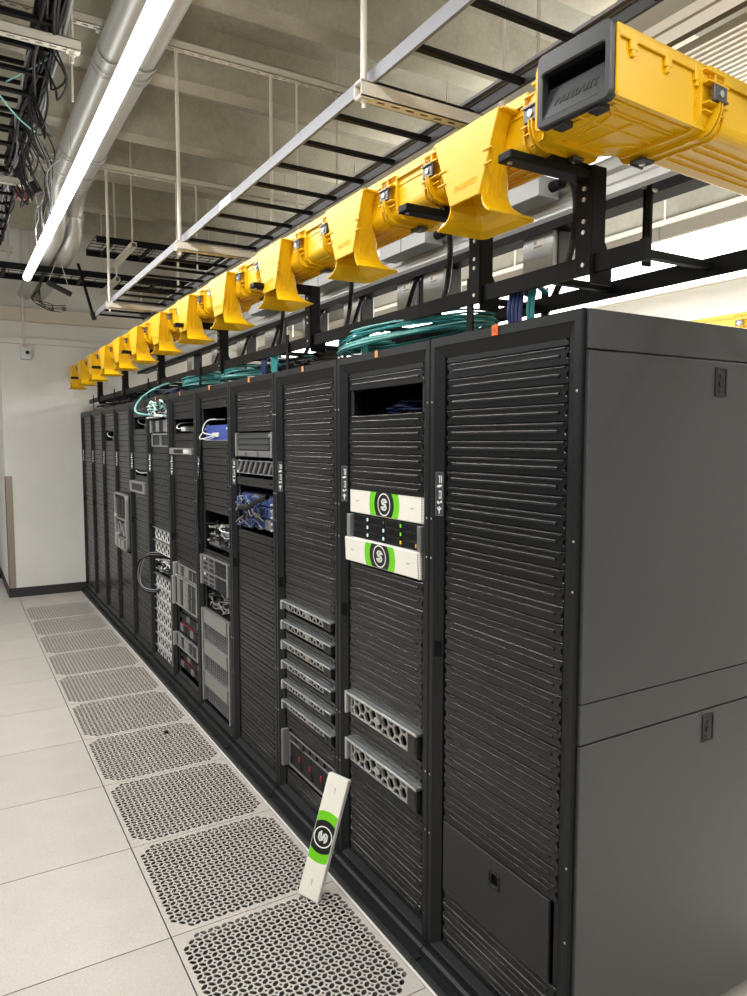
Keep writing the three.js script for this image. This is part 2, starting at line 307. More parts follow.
const RECESS = join([face(poly(rect(-0.014, 0.010, -0.024, 0.024), [rect(-0.009, 0.006, -0.019, 0.019)]), 0, 0.002), face(poly(rect(-0.009, 0.006, -0.019, 0.019)), 0.001, 0.001)]);
const labelMat = (k) => canvasMat(64, 256, (c, w, h) => {   // row and position plate, printed sideways
  c.fillStyle = '#33373a'; c.fillRect(0, 0, w, h); c.strokeStyle = '#8b8f90'; c.lineWidth = 2; c.strokeRect(3, 3, w - 6, h - 6);
  c.fillStyle = c.strokeStyle = '#e9ecec'; c.lineWidth = 7;
  c.fillRect(30, 22, 7, 42); c.fillRect(44, 22, 7, 42); c.fillRect(24, 22, 14, 6);
  c.beginPath(); c.ellipse(32, 82, 22, 8, -0.15, 0, 7); c.fill();
  c.strokeRect(30, 112, 16, 40); c.clearRect; c.fillStyle = '#33373a'; c.fillRect(24, 118, 6, 28); c.fillStyle = '#e9ecec';
  c.beginPath(); c.ellipse(24, 178, 12, 8, 0.5, 0, 7); c.fill(); c.beginPath(); c.ellipse(46, 174, 9, 7, -0.5, 0, 7); c.fill();
  c.fillRect(28, 200, 8, 44); c.save(); c.translate(32, 226); for (const s of [-1, 1]) { c.save(); c.rotate(s * 0.75); c.fillRect(-4, -26, 8, 26); c.restore(); } c.restore();
  void k;
}, 0.45);
const LABELMAT = labelMat(0);
const TAGMAT = canvasMat(64, 80, (c, w, h) => { c.fillStyle = '#f0661e'; c.fillRect(0, 0, w, h); c.fillStyle = '#2a1408'; c.font = 'bold 40px sans-serif'; c.textAlign = 'center'; c.fillText('X2', w / 2, 54); }, 0.55);
for (let i = 1; i <= 12; i++) {
  const r = thing('server_cabinet', RACK_LABEL[i], 'server cabinet', [RX, 0, rackZ(i)], 'black server cabinets in a row');
  mesh('frame', FRAME, M.black, r); mesh('enclosure', CASE, i === 1 ? M.panel : M.inside, r);
  mesh('frame_screws', SCREWS, M.steel, r);
  const pl = mesh('plinth', PLINTH, M.black, r); mesh('levelling_foot', FOOT, M.rubber, pl);
  for (const s of [-1, 1]) { const q = mesh('mounting_rail', RAIL, M.charcoal, r); q.position.z = s * 0.2325; }
  const lp = mesh('label_plate', new THREE.PlaneGeometry(0.026, 0.132).rotateY(-Math.PI / 2), LABELMAT, r);
  // lies on the splayed left side of the front frame
  const turn = Math.atan2(0.015, 0.029);
  lp.position.set(0.0087, 1.497, -0.2605); lp.rotation.y = turn;
  const sl = mesh('latch_slot', RECESS, M.inside, r); sl.position.set(0.0090, 1.025, -0.2607); sl.rotation.y = turn;
  if (i < 8) mesh('orange_tag', new THREE.BoxGeometry(0.003, i > 1 ? 0.022 : 0.027, i > 1 ? 0.016 : 0.023).translate(-0.0018, TOP - 0.012, 0.006 - 0.008 * (i % 3)), i === 1 ? TAGMAT : M.orange, r);
  if (i === 1) {
    const zf = 0.2995;
    mesh('side_rail', [rb(0.014, 1.07, 1.866, TOP - 0.001, zf - 0.001, zf + 0.009, 0.0025)], M.panel, r);
    mesh('side_rail', [rb(0.014, 1.07, 0.931, 1.029, zf - 0.001, zf + 0.009, 0.0025)], M.panel, r);
    for (const [a, b, ly] of [[1.032, 1.862, 1.808], [0.055, 0.927, 0.878]]) {
      const p = mesh('side_panel', [rb(0.014, 1.07, a, b, zf - 0.001, zf + 0.011, 0.003)], M.panel, r);
      const l = mesh('latch', LATCH, M.charcoal, p); l.position.set(0.499, ly, zf + 0.0105);
    }
    const bp = mesh('solid_blanking_panel', BIGBLANK, M.charcoal, r); bp.position.set(0.021, 0.2698, 0);
    mesh('finger_recess', NOTCH, M.blank, bp);
    mesh('recess_back', [bx(0.004, 0.006, 0.13, 0.19, -0.02, 0.03)], M.inside, bp);
  }
  const spans = OPENINGS[i].map((v) => v.map(lift));
  for (let k = 0; k < 42; k++) {
    const y1 = 1.879 + UNIT - k * UNIT, y0 = y1 - UNIT;
    if (y0 < 0.062 || y1 > 1.935) continue;
    const hit = spans.reduce((s, [a, b]) => s + Math.max(0, Math.min(b, y1) - Math.max(a, y0)), 0);
    if (hit > 0.02) continue;
    const b = mesh('blanking_panel', BLANK, M.blank, r); b.position.set(0.019 + (k * 37 % 5) * 0.0004, (y0 + y1) / 2, 0);
  }
}

// ---------------------------------------------------------------- equipment in the cabinets
const unit = (i, y, name, label, category, group, out = 0) => thing(name, label, category, [RX + 0.042 - out, lift(y), rackZ(i)], group);
function clipTo(p, a0, a1, b0, b1) {                          // cut a convex outline to a rectangle
  for (const [k, v, sg] of [[0, a0, 1], [0, a1, -1], [1, b0, 1], [1, b1, -1]]) {
    const o = [];
    p.forEach((q, i) => { const n = p[(i + 1) % p.length], dq = (q[k] - v) * sg, dn = (n[k] - v) * sg; if (dq >= 0) o.push(q); if (dq * dn < 0) { const t = dq / (dq - dn); o.push([q[0] + (n[0] - q[0]) * t, q[1] + (n[1] - q[1]) * t]); } });
    p = o; if (p.length < 3) return null;
  }
  const area = Math.abs(p.reduce((t, q, i) => { const n = p[(i + 1) % p.length]; return t + q[0] * n[1] - n[0] * q[1]; }, 0)) / 2;
  return area > 2e-5 ? p : null;
}
function hexHoles(a0, a1, b0, b1, r, wall) {                 // honeycomb of openings
  const o = [], dx = r * 1.5 + wall, dy = r * 1.732 + wall;
  for (let i = 0, a = a0; a <= a1 + r; a += dx, i++) for (let b = b0 + (i % 2 ? dy / 2 : 0) - dy; b <= b1 + dy; b += dy) { const q = clipTo(ring(a, b, r, r, 6), a0, a1, b0, b1); if (q) o.push(q); }
  return o;
}
const ears = (h, w = 0.012, d = 0.03) => [rb(-d, 0.004, 0, h, -H2 - 0.003, -H2 + w, 0.002), rb(-d, 0.004, 0, h, H2 - w, H2 + 0.003, 0.002)];
function emblemCanvas(c, w, h) {                             // 0.470 x 0.086
  const s = w / 0.470, cx = w / 2, cy = h / 2;
  c.fillStyle = '#eeebe0'; c.fillRect(0, 0, w, h);
  const disc = (r, f) => { c.fillStyle = f; c.beginPath(); c.arc(cx, cy, r * s, 0, 7); c.fill(); };
  disc(0.099, '#6fd012'); disc(0.064, '#0b0d0c'); disc(0.0412, '#f3f3ef'); disc(0.0366, '#0b0d0c');
  c.strokeStyle = '#d9dbd8'; c.lineWidth = 0.0072 * s; c.lineCap = 'round'; c.lineJoin = 'round';
  const path = (pts) => { c.beginPath(); pts.forEach(([a, b], k) => (k ? c.lineTo(cx + a * s, cy + b * s) : c.moveTo(cx + a * s, cy + b * s))); c.stroke(); };
  path([[0.018, -0.011], [0.010, -0.018], [-0.008, -0.018], [-0.015, -0.010], [-0.010, -0.002], [0.004, 0.001], [0.006, 0.006], [0.001, 0.010], [-0.012, 0.010]]);
  path([[-0.018, 0.011], [-0.010, 0.018], [0.008, 0.018], [0.016, 0.010], [0.011, 0.001], [-0.003, -0.003], [-0.005, -0.007], [0.000, -0.010], [0.012, -0.010]]);
  c.fillStyle = '#8f9089'; for (const a of [-0.195, 0.165]) { c.fillRect(cx + a * s, cy - 0.003 * s, 0.022 * s, 0.002 * s); c.fillRect(cx + a * s, cy + 0.001 * s, 0.014 * s, 0.0015 * s); }
}
const EMBLEM = canvasMat(1024, 188, emblemCanvas, 0.35);
const BEZ = join([rb(-0.024, 0, 0, 0.088, -0.241, 0.241, 0.004, 3)]);
const BEZFACE = new THREE.PlaneGeometry(0.470, 0.082).rotateY(-Math.PI / 2).translate(-0.0243, 0.044, 0);
const BEZVENT = join(Array.from({ length: 11 }, (_, k) => bx(-0.0248, -0.02, 0.006 + k * 0.0072, 0.0098 + k * 0.0072, 0.228, 0.2335)).concat(Array.from({ length: 11 }, (_, k) => bx(-0.018, -0.006, 0.006 + k * 0.0072, 0.0098 + k * 0.0072, 0.238, 0.2413))));
const EDGEVENT = join(Array.from({ length: 46 }, (_, k) => bx(-0.0165, -0.0075, -0.0006, 0.0004, -0.225 + k * 0.01, -0.2195 + k * 0.01)));
function bezel(o, loose = false) { mesh('bezel_body', BEZ, M.white, o); mesh('printed_front', BEZFACE, EMBLEM, o); mesh('vent_slots', loose ? EDGEVENT : BEZVENT, M.rubber, o); return o; }
bezel(unit(2, 1.389, 'front_bezel', 'upper white and green bezel mounted flat above the lit drive shelf', 'server bezel', 'white and green bezels', -0.004));
{
  const b = bezel(unit(2, 1.208, 'front_bezel', 'lower white and green bezel hanging slightly out below the lit drive shelf', 'server bezel', 'white and green bezels', 0.005));
  b.position.z -= 0.012; b.rotation.z = 0.04; b.rotation.y = 0.02;
  const l = bezel(thing('front_bezel', 'loose white and green bezel leaning upright against the cabinets from the floor', 'server bezel', [0, 0, 0], 'white and green bezels'), true);
  // stands on one short end: its long side runs up and back to the cabinet frame, its short side along the floor
  const rise = V(0.130, 0.426, -0.002).normalize(), up = rise.clone().negate(), side = V(0.045, 0, 0.073).normalize(); side.addScaledVector(up, -side.dot(up)).normalize();
  const back = new THREE.Vector3().crossVectors(side, up);   // local x (into the bezel)
  const q = new THREE.Matrix4().makeBasis(back.clone(), side.clone(), up.clone().multiplyScalar(1));
  if (q.determinant() < 0) q.makeBasis(back.negate(), side, up);
  l.quaternion.setFromRotationMatrix(q);
  l.position.set(1.050, 0.005, -2.310).addScaledVector(rise, 0.222); l.scale.z = 0.921;
}
{ // drive shelf with lit carriers between the bezels
  const o = unit(2, 1.298, 'drive_shelf', 'black drive shelf with lit carriers between two white bezels', 'server', null, 0.006);
  mesh('chassis', [bx(0, 0.7, 0, 0.086, -H2 + 0.02, H2 - 0.02)], M.charcoal, o);
  for (const s of [-1, 1]) mesh('ear', [rb(-0.028, 0.002, 0.002, 0.084, s * 0.232 - 0.010, s * 0.232 + 0.010, 0.003), bx(-0.029, -0.027, 0.02, 0.07, s * 0.232 - 0.004, s * 0.232 + 0.004)], s < 0 ? M.steel : M.greyMid, o);
  const CAR = join([rb(-0.012, 0, 0.0012, 0.0268, -0.051, 0.051, 0.0015, 1), ...Array.from({ length: 9 }, (_, k) => bx(-0.0135, -0.011, 0.005, 0.023, -0.044 + k * 0.009, -0.041 + k * 0.009)), bx(-0.017, -0.010, 0.004, 0.024, 0.040, 0.046)]);
  const led = new THREE.BoxGeometry(0.003, 0.011, 0.009);
  for (let c = 0; c < 4; c++) for (let r = 0; r < 3; r++) {
    const d = mesh('drive_carrier', CAR, M.rubber, o); d.position.set(0, 0.002 + r * 0.0277, -0.1635 + c * 0.109);
    const lamp = c < 2 ? (r < 2 || c === 0 ? M.ledWhite : M.greyMid) : c === 2 ? (r === 0 ? M.ledAmber : M.ledGreen) : r === 0 ? M.ledAmber : null;
    if (lamp) { const q = mesh('status_light', led, lamp, d); q.position.set(-0.0125, 0.014, c === 3 ? 0.035 : 0.047); }
  }
}
function latticeServer(i, y, h, label, group, out) { // wide honeycomb bezel under a chrome lip
  const o = unit(i, y, 'lattice_server', label, 'server', group, out);
  mesh('chassis', [bx(0.035, 0.7, 0, h, -0.220, 0.220), bx(0, 0.035, 0, 0.002, -0.22, 0.22)], M.inside, o);
  const holes = hexHoles(-0.214, 0.164, 0.008, h - 0.013, 0.0205, 0.009);
  mesh('front_lattice', [face(poly(rect(-0.222, 0.172, 0.002, h - 0.004), holes), 0, 0.011, 0.0015)], M.hexSteel, o);
  mesh('top_lip', [rb(-0.026, 0.02, h - 0.010, h, -H2, H2, 0.002)], M.chrome, o);
  mesh('control_panel', [rb(-0.018, 0, 0.003, h - 0.012, 0.178, 0.232, 0.003), bx(-0.020, -0.017, 0.02, h - 0.02, 0.214, 0.226)], M.charcoal, o);
  mesh('ear', [rb(-0.026, 0.0, 0.004, h - 0.008, -H2, -H2 + 0.012, 0.002)], M.chrome, o);
  mesh('badge', [new THREE.CylinderGeometry(0.02, 0.02, 0.006, 20).rotateZ(Math.PI / 2).scale(1, 0.62, 1).translate(-0.018, h * 0.52, -0.012)], M.steel, o);
  return o;
}
latticeServer(2, 0.614, 0.089, 'upper of two chrome-lipped honeycomb servers behind the leaning bezel', 'honeycomb servers', 0.02);
latticeServer(2, 0.431, 0.089, 'lower of two chrome-lipped honeycomb servers behind the leaning bezel', 'honeycomb servers', 0.02);
{ // six slim servers
  const ORD = ['topmost', 'second from the top', 'third from the top', 'third from the bottom', 'second from the bottom', 'lowest'];
  let first;
  for (let k = 0; k < 6; k++) {
    const y = 0.8935 - k * 0.0924, label = ORD[k] + ' of the six slim silver-edged servers in one column', h = 0.0445;
    if (first) { copyOf(first, label, [first.position.x, lift(y), first.position.z]); continue; }
    const o = first = unit(3, y, 'slim_server', label, 'server', 'slim silver-edged servers', 0.022);
    mesh('chassis', [bx(0.035, 0.7, 0, h, -0.220, 0.220), bx(0, 0.035, 0, 0.002, -0.22, 0.22)], M.inside, o);
    const holes = [...hexHoles(-0.212, -0.03, 0.005, h - 0.010, 0.0150, 0.0065), ...hexHoles(0.005, 0.15, 0.005, h - 0.010, 0.0150, 0.0065)];
    mesh('front_lattice', [face(poly(rect(-0.222, 0.160, 0.001, h - 0.004), holes), 0, 0.005, 0.0010)], M.hexSteel, o);
    mesh('top_lip', [rb(-0.024, 0.02, h - 0.007, h, -H2, H2, 0.002)], M.chrome, o);
    mesh('control_panel', [rb(-0.016, 0, 0.003, h - 0.008, 0.168, 0.232, 0.002), bx(-0.018, -0.015, 0.012, 0.03, 0.19, 0.2)], M.charcoal, o);
    mesh('ear', [rb(-0.026, 0.0, 0.002, h - 0.004, -H2, -H2 + 0.012, 0.002)], M.chrome, o);
  }
}
{ // chassis with a big handle below the slim servers
  const o = unit(3, 0.165, 'blade_chassis', 'dark chassis with a long silver handle below the slim servers', 'server', null, 0.015), h = 0.16;
  mesh('chassis', [bx(0.004, 0.7, 0, h, -0.220, 0.220)], M.charcoal, o);
  mesh('handle', [rb(-0.035, 0, 0.0, h + 0.01, -H2 - 0.002, -H2 + 0.016, 0.005)], M.greyMid, o);
  mesh('front_frame', [face(poly(rect(-0.215, 0.225, 0.004, h - 0.002), [rect(-0.208, 0.218, 0.012, 0.118), rect(-0.208, 0.218, 0.124, 0.152)]), 0, 0.008, 0.001), bx(-0.02, 0, 0.06, 0.155, 0.226, 0.238)], M.greyMid, o);
  for (let k = 0; k < 4; k++) {
    const p = mesh('blade', [rb(-0.004, 0.002, 0.014, 0.116, -0.204 + k * 0.106, -0.102 + k * 0.106, 0.002), bx(-0.008, 0, 0.02, 0.05, -0.2 + k * 0.106, -0.194 + k * 0.106)], M.rubber, o);
    if (k < 3) mesh('red_latch', [rb(-0.010, 0, 0.06, 0.082, -0.112 + k * 0.106, -0.10 + k * 0.106, 0.002)], M.red, p);
  }
  mesh('port_row', [...Array.from({ length: 6 }, (_, k) => rb(-0.006, 0.002, 0.127, 0.149, -0.2 + k * 0.07, -0.15 + k * 0.07, 0.002)), bx(-0.014, 0, 0.128, 0.15, -0.09, -0.055)], M.charcoal, o);
}
function strands(n, r, box, mats, o, name, seg = 14) {       // loose cable runs inside a box [x0,x1,y0,y1,z0,z1]
  const by = new Map();
  for (let k = 0; k < n; k++) {
    const m = mats[Math.floor(rnd() * mats.length)], pts = [];
    const y = rr(box[2], box[3]);
    for (let q = 0; q <= 5; q++) pts.push(V(rr(box[0], box[1]), THREE.MathUtils.clamp(y + rr(-0.35, 0.35) * (box[3] - box[2]), box[2], box[3]), box[4] + (box[5] - box[4]) * (q + rr(-0.3, 0.3)) / 5));
    if (!by.has(m)) by.set(m, []); by.get(m).push(tube(pts, r * rr(0.8, 1.2), seg, 5));
  }
  for (const [m, gs] of by) { const c = mesh(name, gs, m, o); c.userData.kind = 'stuff'; }
}
function tangle(i, label, y0, y1, n, mats, x0 = 0.05, x1 = 0.25, r = 0.004) { // cables loose in an opening: nobody could count them
  const o = unit(i, y0, 'cable_tangle', label, 'cables'); o.userData.kind = 'stuff';
  strands(n, r, [x0, x1, 0.004, y1 - y0, -0.22, 0.22], mats, o, 'cables');
  return o;
}
tangle(2, 'dim blue cables deep inside the opening above the white bezels', 1.745, 1.80, 20, [M.blueDim, M.cordBlack, M.blueDim], 0.10, 0.3);
{ // cabinet 4
  const o = unit(4, 1.574, 'storage_server', 'grey three-tier storage server above the stripe-fronted unit', 'server', null, 0.012), h = 0.119;
  mesh('chassis', [bx(0, 0.7, 0, h, -0.220, 0.220)], M.charcoal, o);
  for (let k = 0; k < 3; k++) {
    const t = mesh('drive_tray', [rb(-0.010, 0, 0.036 + k * 0.0275, 0.061 + k * 0.0275, -0.222, 0.20, 0.002), bx(-0.013, 0, 0.058 + k * 0.0275, 0.061 + k * 0.0275, -0.222, 0.20)], M.drawer, o);
    mesh('release_tab', [rb(-0.016, 0, 0.042 + k * 0.0275, 0.056 + k * 0.0275, 0.19, 0.222, 0.002)], k === 2 ? M.steel : M.charcoal, t);
  }
  mesh('port_strip', [rb(-0.012, 0, 0.002, 0.03, -0.225, 0.225, 0.002), bx(-0.02, 0, 0.006, 0.022, -0.20, -0.1), bx(-0.02, 0, 0.004, 0.026, -0.02, 0.06)], M.greyMid, o);
  mesh('ear', [rb(-0.02, 0, 0, h, H2 - 0.015, H2, 0.002), rb(-0.02, 0, 0, h, -H2, -H2 + 0.012, 0.002)], M.steel, o);
  const s = unit(4, 1.490, 'striped_unit', 'unit with a bezel of diagonal dark and grey stripes', 'server', null, 0.012), sh = 0.066;
  mesh('chassis', [bx(0, 0.7, 0, sh, -0.220, 0.220)], M.rubber, s);
  for (let k = 0; k < 7; k++) { const a = -0.23 + k * 0.066; mesh('stripe', [face(poly([[a, 0.003], [Math.min(a + 0.022, 0.22), 0.003], [Math.min(a + 0.072, 0.232), sh - 0.004], [Math.min(a + 0.048, 0.225), sh - 0.004]]), 0, 0.012, 0.0015)], M.greyMid, s); }
  mesh('bezel_rim', [face(poly(rect(-0.238, 0.238, 0, sh), [rect(-0.233, 0.233, 0.004, sh - 0.004)]), 0, 0.014, 0.001)], M.greyMid, s);
  mesh('sticker', [bx(-0.016, -0.012, 0.004, 0.014, -0.225, -0.21)], M.white, s);
  const p = unit(4, 1.216, 'patch_shelf', 'shelf of blue patch modules crossed by dark cables under the striped unit', 'patch panel', null, 0), ph = 0.175;
  mesh('chassis', [bx(0.02, 0.4, 0, ph, -0.220, 0.220)], M.inside, p);
  for (let c = 0; c < 6; c++) for (let r = 0; r < 3; r++) mesh('patch_module', [rb(0.0, 0.03, 0.006 + r * 0.057, 0.056 + r * 0.057, -0.225 + c * 0.076, -0.158 + c * 0.076, 0.002), ...[0, 1, 2].map((k) => bx(-0.006, 0.002, 0.014 + r * 0.057 + k * 0.014, 0.022 + r * 0.057 + k * 0.014, -0.215 + c * 0.076, -0.19 + c * 0.076))], (c * 3 + r) % 4 ? M.blueDim : M.greyCord, p);
  strands(16, 0.004, [-0.045, -0.01, 0.01, 0.16, -0.22, 0.1], [M.cordBlack, M.blueDim, M.greyCord], p, 'patch_cables');
  mesh('cable_bundle', [tube([V(-0.05, 0.175, 0.23), V(-0.055, 0.15, 0.12), V(-0.06, 0.11, 0.0), V(-0.055, 0.10, -0.12), V(-0.03, 0.05, -0.18)], 0.013, 24, 8)], M.cordBlack, p);
  for (let c = 0; c < 5; c++) mesh('white_plug', [rb(-0.02, 0.0, 0.01 + c * 0.033, 0.022 + c * 0.033, -0.232, -0.222, 0.002), rb(-0.02, 0, 0.01 + c * 0.03, 0.02 + c * 0.03, 0.19, 0.205, 0.002)], M.whiteCord, p);
}
{ // cabinet 5
  const b = unit(5, 1.656, 'blue_appliance', 'blue appliance with white cables in the opening near the top', 'network appliance', null, 0.0), h = 0.086;
  mesh('case', [rb(0.0, 0.6, 0, h, -0.225, 0.228, 0.003)], M.blueBox, b);
  mesh('bottom_lip', [rb(-0.006, 0.02, -0.004, 0.003, -0.235, 0.235, 0.001)], M.steel, b);
  mesh('port_block', [rb(-0.008, 0, 0.02, 0.044, -0.08, 0.02, 0.002), rb(-0.006, 0, 0.06, 0.07, 0.15, 0.21, 0.002)], M.whiteCord, b);
  mesh('cable', [tube([V(-0.012, 0.03, -0.05), V(-0.05, 0.05, -0.12), V(-0.03, 0.11, -0.1), V(0.06, 0.12, -0.05)], 0.0035, 20, 6), tube([V(-0.01, 0.03, -0.02), V(-0.05, 0.01, -0.12), V(-0.04, 0.02, -0.21), V(0.02, 0.09, -0.235)], 0.0035, 20, 6), tube([V(-0.02, 0.008, -0.21), V(-0.03, 0.004, -0.1), V(-0.014, 0.02, -0.02)], 0.003, 16, 6)], M.whiteCord, b);
  tag(mesh('black_cable', [tube([V(RX + 0.02, 1.70, rackZ(5) - 0.235), V(RX + 0.01, 1.5, rackZ(5) - 0.25), V(RX + 0.0, 1.3, rackZ(5) - 0.265), V(RX + 0.005, 1.1, rackZ(5) - 0.262), V(RX + 0.05, 0.92, rackZ(5) - 0.24)], 0.005, 40, 6)], M.cordBlack), 'black cord hanging down the post beside the blue appliance', 'cord');
  tangle(5, 'pale and dark cables spilling from the middle opening below the blue appliance', 1.06, 1.17, 34, [M.whiteCord, M.greyCord, M.cordBlack, M.cordBlack], -0.03, 0.12);
  const sw = unit(5, 1.032, 'network_switch', 'dark switch under the cable tangle of the middle opening', 'network switch'); mesh('case', [rb(0.01, 0.5, 0, 0.045, -H2, H2, 0.003)], M.charcoal, sw);
  mesh('port', Array.from({ length: 12 }, (_, k) => bx(0.006, 0.012, 0.012, 0.03, -0.21 + k * 0.035, -0.19 + k * 0.035)), M.greyCord, sw);
  for (let k = 0; k < 2; k++) {
    const s = unit(5, 0.893 - k * 0.09, 'drive_server', (k ? 'lower' : 'upper') + ' of two drive-bay servers above the pale plates', 'server', 'drive-bay servers', 0.02), sh = 0.086;
    mesh('chassis', [bx(0.002, 0.7, 0, sh, -0.220, 0.220)], M.charcoal, s);
    for (const q of [-1, 1]) mesh('ear', [rb(-0.024, 0.004, 0, sh, q * 0.233 - 0.008, q * 0.233 + 0.008, 0.002)], M.steel, s);
    mesh('top_lip', [rb(-0.02, 0.02, sh - 0.004, sh, -H2, H2, 0.001)], M.steel, s);
    for (let c = 0; c < 4; c++) for (let r = 0; r < 3; r++) { const d = mesh('drive_carrier', [rb(-0.012, 0, 0.002 + r * 0.0265, 0.026 + r * 0.0265, -0.218 + c * 0.109, -0.112 + c * 0.109, 0.0015, 1)], c > 1 ? M.charcoal : M.greyMid, s); mesh('carrier_grille', [bx(-0.0135, -0.0115, 0.007 + r * 0.0265, 0.021 + r * 0.0265, -0.205 + c * 0.109, -0.135 + c * 0.109)], M.rubber, d); }
    mesh('white_label', [bx(-0.0145, -0.012, 0.062, 0.074, -0.20, -0.16)], M.white, s);
  }
  tangle(5, 'dark cable clutter with pale plugs just above the pale plates', 0.665, 0.785, 40, [M.cordBlack, M.charcoal, M.greyCord, M.greyMid], -0.01, 0.1);
  const names = ['topmost', 'middle', 'lowest'];
  for (let k = 0; k < 3; k++) {
    const y = 0.468 - k * 0.1905, s = unit(5, y, 'plated_server', names[k] + ' of the three pale-plated servers with mesh drive fronts', 'server', 'pale-plated servers', 0.018), sh = 0.186;
    mesh('chassis', [bx(0.002, 0.7, 0, sh, -0.220, 0.220)], M.rubber, s);
    mesh('cover_plate', [rb(-0.02, 0.0, sh - 0.086, sh - 0.004, -0.212, 0.185, 0.003)], M.plate, s);
    mesh('cover_lip', [rb(-0.022, 0.01, sh - 0.004, sh, -0.236, 0.236, 0.001), rb(-0.014, 0, sh - 0.086, sh - 0.006, 0.195, 0.218, 0.003)], M.steel, s);
    for (const q of [-1, 1]) mesh('ear', [rb(-0.024, 0.004, 0, sh, q * 0.235 - 0.007, q * 0.235 + 0.007, 0.002)], M.steel, s);
    for (let c = 0; c < 4; c++) { const d = mesh('mesh_front', [face(poly(rect(-0.21 + c * 0.106, -0.112 + c * 0.106, 0.006, 0.096), Array.from({ length: 15 }, (_, t) => rect(-0.204 + c * 0.106 + (t % 3) * 0.032, -0.180 + c * 0.106 + (t % 3) * 0.032, 0.010 + Math.floor(t / 3) * 0.0165, 0.0225 + Math.floor(t / 3) * 0.0165))), 0, 0.004)], M.greyMid, s); mesh('mesh_back', [bx(-0.002, 0.001, 0.008, 0.094, -0.208 + c * 0.106, -0.114 + c * 0.106)], M.rubber, d); }
  }
}
{ // cabinet 6
  const n = unit(6, 1.706, 'network_switch', 'small dark switch with a white cable in the upper opening', 'network switch', null, -0.04);
  mesh('case', [rb(0, 0.4, 0, 0.044, -0.235, 0.235, 0.003)], M.charcoal, n);
  mesh('port', Array.from({ length: 10 }, (_, k) => bx(-0.004, 0.002, 0.01, 0.032, -0.1 + k * 0.032, -0.078 + k * 0.032)), M.greyMid, n);
  mesh('white_cable', [tube([V(-0.01, 0.03, -0.12), V(-0.06, 0.03, -0.16), V(-0.03, 0.06, -0.2), V(0.1, 0.07, -0.21)], 0.004, 16, 6), rb(-0.03, 0, 0.01, 0.04, -0.18, -0.09, 0.004)], M.whiteCord, n);
  const s = unit(6, 1.567, 'silver_switch', 'slim silver switch standing proud of the blank panels', 'network switch', null, 0.05);
  mesh('case', [rb(0, 0.4, 0, 0.04, -0.228, 0.228, 0.003)], M.steel, s);
  mesh('port', Array.from({ length: 7 }, (_, k) => bx(-0.004, 0.002, 0.008, 0.032, -0.13 + k * 0.032, -0.108 + k * 0.032)), M.charcoal, s);
  mesh('white_module', [rb(-0.008, 0, 0.008, 0.032, 0.1, 0.19, 0.002)], M.white, s);
  mesh('ear', [rb(0.0, 0.01, 0, 0.04, -0.245, -0.228, 0.002), rb(0.0, 0.01, 0, 0.04, 0.228, 0.245, 0.002)], M.steel, s);
  const bays = (y, h, rows, label, out) => {
    const o = unit(6, y, 'drive_server', label, 'server', 'silver-framed drive servers', out);
    mesh('chassis', [bx(0.002, 0.7, 0, h, -0.220, 0.220)], M.rubber, o);
    mesh('front_frame', [face(poly(rect(-H2, H2, 0, h), [rect(-H2 + 0.014, H2 - 0.014, 0.008, h - 0.008)]), 0, 0.014, 0.001), bx(-0.014, 0, 0, h, -0.045, -0.037)], M.chrome, o);
    mesh('ear', [rb(-0.035, 0.0, 0.0, h, -H2 - 0.004, -H2 + 0.014, 0.005)], M.steel, o);
    for (let r = 0; r < rows; r++) for (let c = 0; c < 5; c++) { const hh = (h - 0.02) / rows; const d = mesh('drive_carrier', [rb(-0.008, 0, 0.01 + r * hh, 0.008 + (r + 1) * hh, -0.222 + c * 0.09, -0.138 + c * 0.09, 0.002, 1)], c === 1 || c > 2 ? M.charcoal : M.plate, o); mesh('handle', [bx(-0.012, -0.006, 0.014 + r * hh, 0.004 + (r + 1) * hh, -0.146 + c * 0.09, -0.140 + c * 0.09)], M.steel, d); }
    return o;
  };
  bays(0.756, 0.086, 1, 'short silver-framed drive server topmost above the red units', 0.012);
  bays(0.560, 0.19, 2, 'tall silver-framed drive server right above the upper red unit', 0.02);
  bays(0.275, 0.093, 1, 'silver-framed drive server between the two dark red units', 0.02);
  for (const [y, h, l] of [[0.37, 0.185, 'upper dark unit with red latches between silver-framed drive servers'], [0.124, 0.148, 'lower dark unit with red latches near the cabinet base']]) {
    const o = unit(6, y, 'red_latch_unit', l, 'server', 'dark units with red latches');
    mesh('chassis', [bx(0.002, 0.7, 0, h, -0.220, 0.220)], M.charcoal, o);
    mesh('red_strip', [bx(-0.006, 0, h * 0.62, h * 0.66, -0.23, 0.23), bx(-0.006, 0, h * 0.30, h * 0.33, -0.23, 0.05)], M.red, o);
    for (let r = 0; r < 2; r++) for (let c = 0; c < 6; c++) mesh('module', [rb(-0.01, 0, 0.006 + r * h * 0.48, 0.004 + h * (0.27 + r * 0.42), -0.224 + c * 0.075, -0.156 + c * 0.075, 0.002, 1)], (c + r) % 3 ? M.rubber : M.greyMid, o);
  }
}
